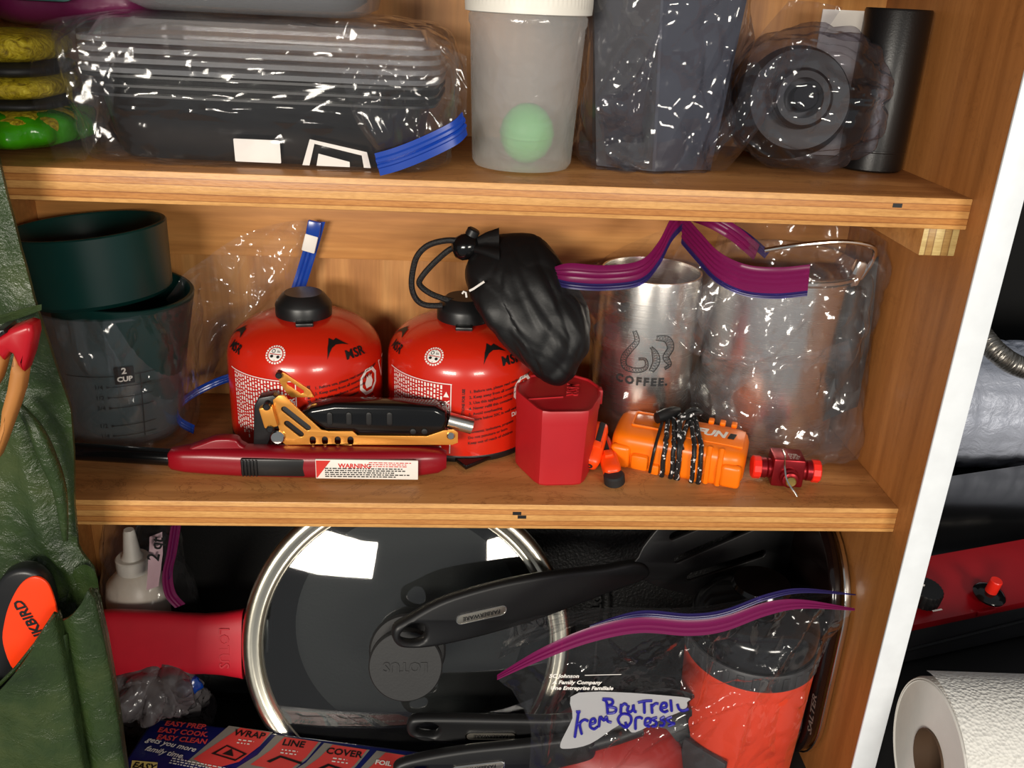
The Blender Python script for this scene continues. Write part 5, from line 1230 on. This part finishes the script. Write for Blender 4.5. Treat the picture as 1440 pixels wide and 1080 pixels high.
mesh_obj('handwriting', scrawl([
    st((560, 360), (590, 380), (600, 470)), st((560, 355), (630, 360), (640, 395), (600, 415), (665, 430), (655, 465), (590, 472)),
    st((705, 470), (710, 400)), st((708, 420), (735, 395), (755, 405)), st((770, 410), (760, 450), (780, 462), (805, 440), (808, 405), (815, 455), (835, 458)),
    st((845, 385), (900, 372), (960, 370)), st((895, 380), (898, 470)), st((955, 400), (960, 470)), st((958, 420), (985, 395), (1010, 395)),
    st((1035, 430), (1075, 420), (1070, 390), (1040, 395), (1030, 440), (1060, 462), (1090, 450)), st((1110, 365), (1118, 455)), st((1165, 400), (1180, 440), (1215, 450), (1255, 435)),
    st((345, 460), (380, 458)), st((365, 462), (350, 560), (335, 665)), st((345, 560), (385, 550)), st((390, 640), (375, 560), (410, 525), (440, 535)),
    st((460, 560), (500, 545), (490, 515), (465, 530), (460, 580), (490, 600), (520, 580)), st((530, 580), (540, 500), (570, 530), (590, 500), (600, 535), (630, 545)),
    st((700, 560), (685, 520), (720, 478), (780, 490), (790, 540), (750, 585), (710, 565)), st((745, 545), (755, 590)), st((825, 600), (828, 520), (860, 505), (880, 515)),
    st((900, 560), (945, 545), (940, 515), (910, 520), (905, 565), (940, 580)), st((1000, 505), (960, 520), (995, 545), (985, 575), (955, 575)), st((1060, 500), (1030, 520), (1060, 540), (1050, 570), (1020, 570)), st((1120, 500), (1080, 520), (1110, 545), (1140, 555), (1090, 575))], .00098), M['blueink'], pt)
for s_, px, py in (('SC Johnson', 793, 950), ('A Family Company', 811, 959), ('Une Entreprise Familiale', 818, 967)):
    x, y = ll(px, py); mesh_obj('maker_print', xf(text2d(s_, .0042, .00012, .2), LM @ T(x, y, .0006) @ RZ(-2)), M['wink'], bg)
x, y = ll(805, 950); mesh_obj('print_rule', xf(rect(.024, .0005), LM @ T(x+.02, y+.0005, .0006)), M['wink'], bg)

# ---------------------------------------------------------------- bathroom-type flat scale against the side panel
t = thing('flat_scale', 'dark flat kitchen scale standing on edge against the side panel', 'scale', (0, 0, 0))
M['scale'] = plain('dark_brown_glass', (22, 12, 11), .12)
SM = T(-.0095, .0, 0) @ RY(90) @ RZ(90)      # plate XY -> world Y,Z ; z -> X
ol = rrect(.150, .215, .062, 10)
mesh_obj('scale_plate', xf(plate([ol], .010, .003), T(-.0125, .1010, ZB+.1085) @ RZ(0) @ RY(90) @ RZ(90)), M['scale'], t, smooth=50)
mesh_obj('scale_rim', xf(plate([rrect(.152, .217, .063, 10), rrect(.149, .214, .0615, 10)], .0045, .001), T(-.0050, .1010, ZB+.1085) @ RY(90) @ RZ(90)), M['chrome'], t, smooth=50)
mesh_obj('scale_lettering', xf(text2d('SALTER', .0105, .0002), frame(AX(1143, 1005, -.0178)+Vector((-.0002, .001, 0)), Vector((0, .12, 1)), Vector((0, 1, -.12)))), M['foilgrey'], t)
# ================================================================ canvas organiser hanging at the left
nt = NT('waxed_green_canvas'); p = nt.n('BsdfPrincipled'); nt.l(p.outputs[0], nt.out.inputs[0])
v = coord(nt); n1 = noise_tex(nt, 18, 5, v, .6); n2 = noise_tex(nt, 900, 2, v)
n3 = noise_tex(nt, 85, 5, v, .7, .8)
nt.l(ramp(nt, n1, [(.3, lin((26, 40, 18))), (.5, lin((42, 58, 27))), (.75, lin((66, 76, 40)))]), p.inputs['Base Color'])
p.inputs['Roughness'].default_value = .30; p.inputs['Specular IOR Level'].default_value = .5
ad = nt.n('Math', _operation='MULTIPLY_ADD'); nt.l(n2, ad.inputs[0]); ad.inputs[1].default_value = .12; nt.l(n3, ad.inputs[2])
nt.l(nt.bump(ad.outputs[0], .6, .003), p.inputs['Normal']); M['canvas'] = nt.m
M['tan'] = plain('tan_wood', (176, 116, 58), .5, var=.15, nscale=30)
M['toolred'] = plain('tool_red', (168, 12, 26), .3)
org = thing('canvas_organizer', 'waxed green canvas pocket organiser hanging on the cabinet edge', 'organizer', (0, 0, 0))
YC = -.034
edge_px = [(-12, 200), (0, 250), (20, 330), (45, 420), (66, 480), (96, 580), (101, 640), (103, 705), (110, 770), (132, 800), (142, 860), (152, 950), (160, 1010), (170, 1080), (178, 1140)]
ep = [AY(x, y, YC) for x, y in edge_px]
def edge_x(z):
    for a, b in zip(ep, ep[1:]):
        if b.z <= z <= a.z: t_ = (z-a.z)/(b.z-a.z); return a.x+(b.x-a.x)*t_
    return ep[0].x if z > ep[0].z else ep[-1].x
def wave(x, z, seed):
    q = Vector((x*9, seed, z*5))
    return .0075*noise.noise(q)+.004*noise.noise(q*2.7)+.0025*(crumple(Vector((x, seed*.1, z)), .05, seed)-.3)
V, F = [], []; NU, NV = 56, 120
for j in range(NV+1):
    z = .33-(.33+.33)*j/NV; xe = edge_x(z)
    for i in range(NU+1):
        u = i/NU; x = -.80+(xe+.80)*u
        fold = -.006*math.exp(-((x-(xe-.018-.02*math.sin(z*9)))/.006)**2)
        V.append(Vector((x, YC+wave(x, z, 3)+fold+.004*u**6, z)))
for j in range(NV):
    for i in range(NU): a = j*(NU+1)+i; F.append((a, a+1, a+NU+2, a+NU+1))
nb = len(V); V += [p_+Vector((0, .0025, 0)) for p_ in V[:nb]]; F += [tuple(k+nb for k in reversed(f_)) for f_ in F]
for j in range(NV):
    a = j*(NU+1)+NU; F.append((a, a+NU+1, a+NU+1+nb, a+nb))
mesh_obj('canvas_sheet', (V, F), M['canvas'], org, smooth=80)
# long vertical crease roll
mesh_obj('seam_fold', tube(catmull([AY(22, 565, YC-.010), AY(48, 600, YC-.011), AY(66, 640, YC-.011), AY(84, 690, YC-.009), AY(92, 760, YC-.008)], 8), lambda s_: .0035*(.4+math.sin(math.pi*s_)), 12), M['canvas'], org, smooth=80)
# lower pockets
def pocket(name, rim, bottom, left, right, y0, bulge, seed, rise=0):
    """bulged pocket sheet: rim = pixel list left->right, falls to the bottom of the organiser"""
    R_ = [AY(x, y, y0) for x, y in rim]; top_ = catmull(R_, 10); n = len(top_)
    V, F = [], []; m = 46
    for i, p_ in enumerate(top_):
        u = i/(n-1)
        for j in range(m+1):
            w = j/m; z = p_.z+(bottom-p_.z)*w
            x = p_.x+(edge_x(z)-edge_x(p_.z)+.004*math.sin(w*3))*u
            y = y0+(1-u)*0-bulge*math.sin(math.pi*min(1, max(0, u)))**.7*(1-.5*w)+wave(x, z, seed)*.9
            V.append(Vector((x, y, z)))
    for i in range(n-1):
        for j in range(m): a = i*(m+1)+j; F.append((a, a+1, a+m+2, a+m+1))
    nb = len(V); V += [q+Vector((0, .0022, 0)) for q in V[:nb]]; F += [tuple(k+nb for k in reversed(f_)) for f_ in F]
    for i in range(n-1): F.append((i*(m+1), (i+1)*(m+1), (i+1)*(m+1)+nb, i*(m+1)+nb))
    return mesh_obj(name, (V, F), M['canvas'], org, smooth=80)
p1 = pocket('pocket', [(-90, 1010), (-40, 990), (0, 962), (24, 938), (50, 905), (78, 862), (84, 858)], -.33, 0, 0, -.066, .012, 5)
p2 = pocket('pocket', [(74, 862), (92, 857), (112, 845), (128, 826), (135, 812), (139, 822)], -.33, 0, 0, -.052, .012, 7)
mesh_obj('pocket_rim', tube([AY(x, y, -.0665) for x, y in ((-90, 1010), (-40, 990), (0, 962), (24, 938), (50, 905), (78, 862))], .0012, 8), M['canvas'], p1)
mesh_obj('pocket_ear', sheet([[AY(104, 800, -.040), AY(118, 794, -.041), AY(130, 800, -.043), AY(137, 815, -.048)], [AY(92, 850, -.040), AY(112, 845, -.040), AY(128, 835, -.044), AY(139, 835, -.050)]], 30, 14, .001, .03, 9), M['canvas'], org)
mesh_obj('seam_fold', tube(catmull([AY(88, 890, -.066), AY(92, 950, -.068), AY(104, 1020, -.066), AY(112, 1085, -.062)], 8), .0030, 12), M['canvas'], org, smooth=80)
# ---------------------------------------------------------------- thermometer in the pocket
M['thermor'] = plain('thermometer_orange', (250, 62, 16), .32, var=.03)
t = thing('meat_thermometer', 'black thermometer with orange face poking out of the canvas pocket', 'thermometer', (0, 0, 0))
YT = -.0555
to = AY(40, 880, YT); TMx = T(to.x, YT, to.z) @ RX(90)
def tpx(px, py): q = AY(px, py, YT); return (q.x-to.x, q.z-to.z)
body = [(-14, 850), (-2, 818), (14, 804), (36, 801), (54, 808), (68, 826), (76, 862), (72, 900), (62, 960), (40, 985), (10, 985), (-10, 950)]
mesh_obj('thermometer_body', xf(plate([smoothpoly([tpx(*p_) for p_ in body], 4)], .012, .003), T(0, .005, 0) @ TMx), M['black'], t, smooth=50)
face = [(6, 902), (8, 872), (16, 845), (30, 820), (46, 809), (62, 812), (74, 828), (83, 868), (70, 900), (50, 940), (22, 940)]
fc_ = mesh_obj('orange_face', xf(plate([smoothpoly([tpx(*p_) for p_ in face], 4)], .002, .0006), T(0, -.0012, 0) @ TMx), M['thermor'], t, smooth=50)
c_ = tpx(40, 880)
mesh_obj('face_lettering', xf(text2d('INKBIRD', .0088, .0003), T(0, -.0026, 0) @ TMx @ T(*tpx(47, 872), 0) @ RZ(110)), M['ink'], fc_)
# ---------------------------------------------------------------- red and wood tongs higher up
t = thing('folding_tongs', 'red and wood handled folding tool tucked in the canvas loop', 'tool', (0, 0, 0))
YG = -.060
go = AY(30, 540, YG); GMx = T(go.x, YG, go.z) @ RX(90)
def gpx(px, py): q = AY(px, py, YG); return (q.x-go.x, q.z-go.z)
red = [(-14, 478), (0, 470), (20, 458), (42, 450), (52, 453), (54, 466), (48, 495), (40, 518), (31, 508), (24, 492), (20, 490), (12, 502), (0, 488), (-14, 490)]
mesh_obj('red_head', xf(plate([[gpx(*p_) for p_ in red]], .014, .0028), GMx), M['toolred'], t, smooth=50)
w1 = [(24, 492), (31, 508), (40, 519), (36, 545), (28, 570), (20, 592), (10, 620), (2, 640), (-6, 650), (-6, 628), (4, 596), (6, 575), (14, 545), (18, 520)]
w2 = [(-14, 490), (0, 488), (12, 502), (4, 530), (-8, 552), (-14, 556)]
for w in (w1, w2): mesh_obj('wooden_arm', xf(plate([[gpx(*p_) for p_ in w]], .012, .003), GMx), M['tan'], t, smooth=50)
mesh_obj('black_tab', xf(plate([[gpx(*p_) for p_ in ((-14, 470), (2, 458), (14, 456), (18, 462), (0, 474), (-14, 486))]], .016, .002), GMx), M['black'], t)
mesh_obj('canvas_loop', sheet([[AY(-20, 462, -.050), AY(0, 456, -.0505), AY(40, 443, -.046), AY(58, 436, -.042)], [AY(-20, 448, -.044), AY(0, 443, -.044), AY(40, 432, -.042), AY(58, 428, -.040)]], 20, 10, .001, .03, 15), M['canvas'], org)
# ---------------------------------------------------------------- spoon end in the lowest pocket
t = thing('brown_spatula', 'dark rimmed brown tool end sticking out of the lowest pocket', 'tool', (0, 0, 0))
M['bronze'] = plain('dull_bronze', (96, 70, 52), .4, .4)
so = AY(0, 980, -.0640)
mesh_obj('tool_blade', xf(plate([smoothpoly([(-.012, .012), (.003, .010), (.0075, .002), (.004, -.010), (-.012, -.016)], 4)], .003, .001), T(so.x, -.0735, so.z) @ RX(90)), M['bronze'], t, smooth=50)
mesh_obj('tool_rim', xf(tube([Vector((x, y, 0)) for x, y in smoothpoly([(-.012, .012), (.003, .010), (.0075, .002), (.004, -.010), (-.012, -.016)], 4)], .0011, 8, True), T(so.x, -.0745, so.z) @ RX(90)), M['black'], t)
# ================================================================ beyond the cabinet, at the right
CZ = -.228
struct(board('wall_far', .017, 1.3, .93, .95, -.6, .9, [M['dark']]))
struct(board('wall_side_far', 1.28, 1.30, -.12, .95, -.6, .9, [M['dark']]))
ct = thing('counter_top', 'dark counter top beside the cabinet under the camp stove', 'counter', (.0178, -.20, ZB))
mesh_obj('counter_slab', box(0, 1.25, 0, 1.12, 0, CZ-ZB, .002), M['dark'], ct)
mesh_obj('counter_edge', box(0, 1.25, -.004, .002, -.03, CZ-ZB-.001, .002), M['mblack'], ct)
# paper towel roll
M['paper'] = None
nt = NT('embossed_paper'); p = nt.n('BsdfPrincipled'); nt.l(p.outputs[0], nt.out.inputs[0])
p.inputs['Base Color'].default_value = lin((222, 220, 214)); p.inputs['Roughness'].default_value = .85
vo = nt.n('TexVoronoi'); vo.inputs['Scale'].default_value = 420; nt.l(coord(nt), vo.inputs['Vector'])
wv = nt.n('TexWave', _wave_type='RINGS'); wv.inputs['Scale'].default_value = 26; wv.inputs['Distortion'].default_value = 2.5; wv.inputs['Detail'].default_value = 1
nt.l(coord(nt), wv.inputs['Vector'])
ad = nt.n('Math', _operation='MULTIPLY_ADD'); nt.l(wv.outputs['Fac'], ad.inputs[0]); ad.inputs[1].default_value = .25; nt.l(vo.outputs['Distance'], ad.inputs[2])
nt.l(nt.bump(ad.outputs[0], .7, .0012), p.inputs['Normal']); M['paper'] = nt.m
M['paperend'] = plain('paper_roll_end', (222, 220, 214), .85, var=.03, bump=.2, bscale=200)
M['cardtube'] = plain('brown_card_tube', (84, 62, 44), .7)
TR = .056
t = thing('paper_towel_roll', 'white embossed paper towel roll lying on the dark counter', 'paper towel', (.036, -.049, CZ+TR), (0, R(90), R(-3)))
rl = []
nn = 72
for z_ in (0.0, .0015, .275, .2765):
    ring = []
    for i in range(nn):
        a = 2*math.pi*i/nn; r_ = TR-(.001 if z_ in (0, .2765) else 0); ring.append(Vector((r_*math.cos(a), r_*math.sin(a), z_)))
    rl.append(ring)
mesh_obj('paper_surface', loft(rl, caps=False), M['paper'], t, smooth=40)
mesh_obj('roll_end', lathe([(.0205, .0006), (.035, .0002), (.050, 0), (TR-.001, .0)], 72), M['paperend'], t)
for k, r_ in enumerate((.0525, .0540)): mesh_obj('ply_edge', lathe([(r_, -.0004), (r_+.0006, -.0010), (r_+.0012, -.0004)], 72), M['paperend'], t)
mesh_obj('cardboard_core', lathe([(.0205, -.001), (.0213, -.001), (.0213, .2765), (.0205, .2765), (.0205, -.001)], 48), M['cardtube'], t)
fl = []
for i in range(13):
    a = R(150+6*i); lift = .004*(1-i/12)**1.5+.0006; fl.append([Vector(((TR+lift)*math.cos(a), (TR+lift)*math.sin(a), z_)) for z_ in (-.0005, .09, .18, .2765)])
mesh_obj('loose_sheet', loft(fl, closed=False), M['paper'], t)
# camp stove
M['stovegrey'] = plain('stove_dark_grey', (52, 52, 54), .45)
M['stovered'] = plain('stove_red', (150, 12, 22), .28, var=.04)
zr = CZ+.066
a0, a1 = AZ(1300, 874, zr-.016), AZ(1440, 845, zr-.016)
sd = (a1-a0); sd.z = 0; sdn = sd.normalized(); sn = Vector((-sdn.y, sdn.x, 0))
if sn.y < 0: sn = -sn
t = thing('camp_stove', 'red and black camp stove with knobs standing on the counter', 'stove', (a0.x, a0.y, CZ+.0005), (0, 0, math.atan2(sdn.y, sdn.x)))
hh = zr-CZ
x0_, x1_ = -.055, .40
prof = [(0, 0), (0, .048), (.004, .050), (.004, .002)]
mesh_obj('stove_base', box(x0_+.004, x1_, .003, .20, .004, .047, .002), M['stovegrey'], t)
for fx_ in (x0_+.03, x1_-.03):
    mesh_obj('stove_foot', box(fx_-.012, fx_+.012, .01, .035, 0, .005, .001), M['black'], t)
mesh_obj('control_panel', loft([[Vector((x, y, z)) for y, z in ((-.002, .044), (-.002, .050), (.010, .056), (.062, .0665), (.064, .060), (.060, .046))] for x in (x0_, x1_)]), M['stovered'], t, smooth=20)
mesh_obj('panel_lip', box(.055, .075, -.004, .003, .046, .0508, .001), M['stovered'], t)
mesh_obj('cook_top', box(x0_+.003, x1_, .062, .20, .045, .058, .003), M['gblack'], t)
mesh_obj('front_crease', tube([Vector((x0_+.02, .0025, .018)), Vector((.05, .0015, .022)), Vector((.2, .001, .028))], .0016, 8), M['mblack'], t)
def sp_(px, py): q = AZ(px, py, CZ+.060); v = (T(a0.x, a0.y, CZ+.0005) @ Matrix.Rotation(math.atan2(sdn.y, sdn.x), 4, 'Z')).inverted() @ q; return v
k1, k2 = sp_(1390, 838), sp_(1302, 842)
pt_ = RX(11)
kk = mesh_obj('igniter_base', xf(lathe([(0, 0), (.0135, 0), (.0140, .002), (.0125, .004), (.009, .0055), (0, .0055)], 36), T(k1.x, k1.y, .060) @ pt_), M['gblack'], t, smooth=50)
mesh_obj('igniter_button', xf(lathe([(0, .005), (.0052, .005), (.0052, .018), (.0046, .0188), (0, .0188)], 28), T(k1.x, k1.y, .060) @ pt_), M['capred'], kk)
kn = []
for r_, z_ in ((.0135, 0), (.0135, .012), (.0128, .0136), (.001, .0138)):
    kn.append([Vector(((r_+(.0007 if i % 2 and r_ > .01 else 0))*math.cos(2*math.pi*i/48), (r_+(.0007 if i % 2 and r_ > .01 else 0))*math.sin(2*math.pi*i/48), z_)) for i in range(48)])
kk = mesh_obj('control_knob', xf(loft(kn), T(k2.x-.004, k2.y, .060) @ pt_), M['black'], t)
mesh_obj('knob_pointer', xf(box(-.001, .001, .003, .012, .0136, .0144), T(k2.x-.004, k2.y, .060) @ pt_ @ RZ(30)), M['wink'], kk)
mesh_obj('panel_print', xf(rect(.010, .0016), T(k2.x-.004, k2.y-.018, .0612) @ RX(11)), M['wink'], t)
# quilted insulation roll
nt = NT('quilted_foil_cloth'); p = nt.n('BsdfPrincipled'); nt.l(p.outputs[0], nt.out.inputs[0])
p.inputs['Base Color'].default_value = lin((186, 192, 208)); p.inputs['Roughness'].default_value = .42; p.inputs['Metallic'].default_value = .15
nt.l(nt.bump(noise_tex(nt, 45, 4, coord(nt), .6, 1.5), .5, .006), p.inputs['Normal']); M['quilt'] = nt.m
r0_ = AD(1338, 590, 1.12); rr_ = .080
t = thing('quilted_roll', 'silver grey quilted insulation roll lying behind the camp stove', 'roll', (r0_.x, r0_.y+.06, CZ+rr_), (0, R(90), R(-4)))
rg = []
for j in range(100):
    z_ = -.06+.55*j/99; ring = []
    for i in range(96):
        a = 2*math.pi*i/96
        q1 = abs(math.sin(a*7)); q2 = abs(math.sin(z_*math.pi/.030))
        r_ = rr_+.0038*min(1, 3*min(q1, q2))-.003+.002*noise.noise(Vector((a*3, z_*40, 0)))
        ring.append(Vector((r_*math.cos(a), r_*math.sin(a), z_)))
    rg.append(ring)
mesh_obj('quilted_cover', loft(rg), M['quilt'], t, smooth=80)
mesh_obj('roll_spiral', tube([Vector(((.012+.0018*k)*math.cos(k*.5), (.012+.0018*k)*math.sin(k*.5), -.0605)) for k in range(30)], .0012, 6), M['quilt'], t)
# braided hose
t = thing('braided_hose', 'braided steel gas hose curving out from behind the cabinet', 'hose', (0, 0, 0))
hpts = [AD(1330, 420, 1.08), AD(1362, 445, 1.07), AD(1386, 478, 1.06), AD(1405, 498, 1.05), AD(1430, 514, 1.05), AD(1470, 526, 1.05), AD(1520, 540, 1.05), AD(1600, 620, 1.05), (AD(1600, 620, 1.05).xy.to_3d()+Vector((0.02, 0, CZ+.008)))]
nt = NT('steel_braid'); p = nt.n('BsdfPrincipled'); nt.l(p.outputs[0], nt.out.inputs[0])
p.inputs['Metallic'].default_value = .9; p.inputs['Roughness'].default_value = .35; p.inputs['Base Color'].default_value = lin((150, 146, 140)); M['braid'] = nt.m
P_ = catmull(hpts, 30)
mesh_obj('hose_core', tube(P_, .0100, 14), M['mblack'], t)
for i in range(0, 150, 2):
    pass
hel = []
for s_ in (1, -1):
    for ph in (0, 2.1, 4.2):
        pts = []
        for i in range(0, 1500):
            u = i/1500*(len(P_)-2); k = int(u); f_ = u-k; p_ = P_[k].lerp(P_[k+1], f_); tg_ = (P_[k+1]-P_[k]).normalized()
            u_ = (Vector((0, 0, 1))-tg_*tg_.z).normalized(); w_ = tg_.cross(u_); a = s_*i*.10+ph
            pts.append(p_+(u_*math.cos(a)+w_*math.sin(a))*.0106)
        hel.append(tube(pts[:900], 0.0016, 5))
mesh_obj('steel_braid', join(*hel), M['braid'], t)
bx_ = AD(1450, 495, 1.02)
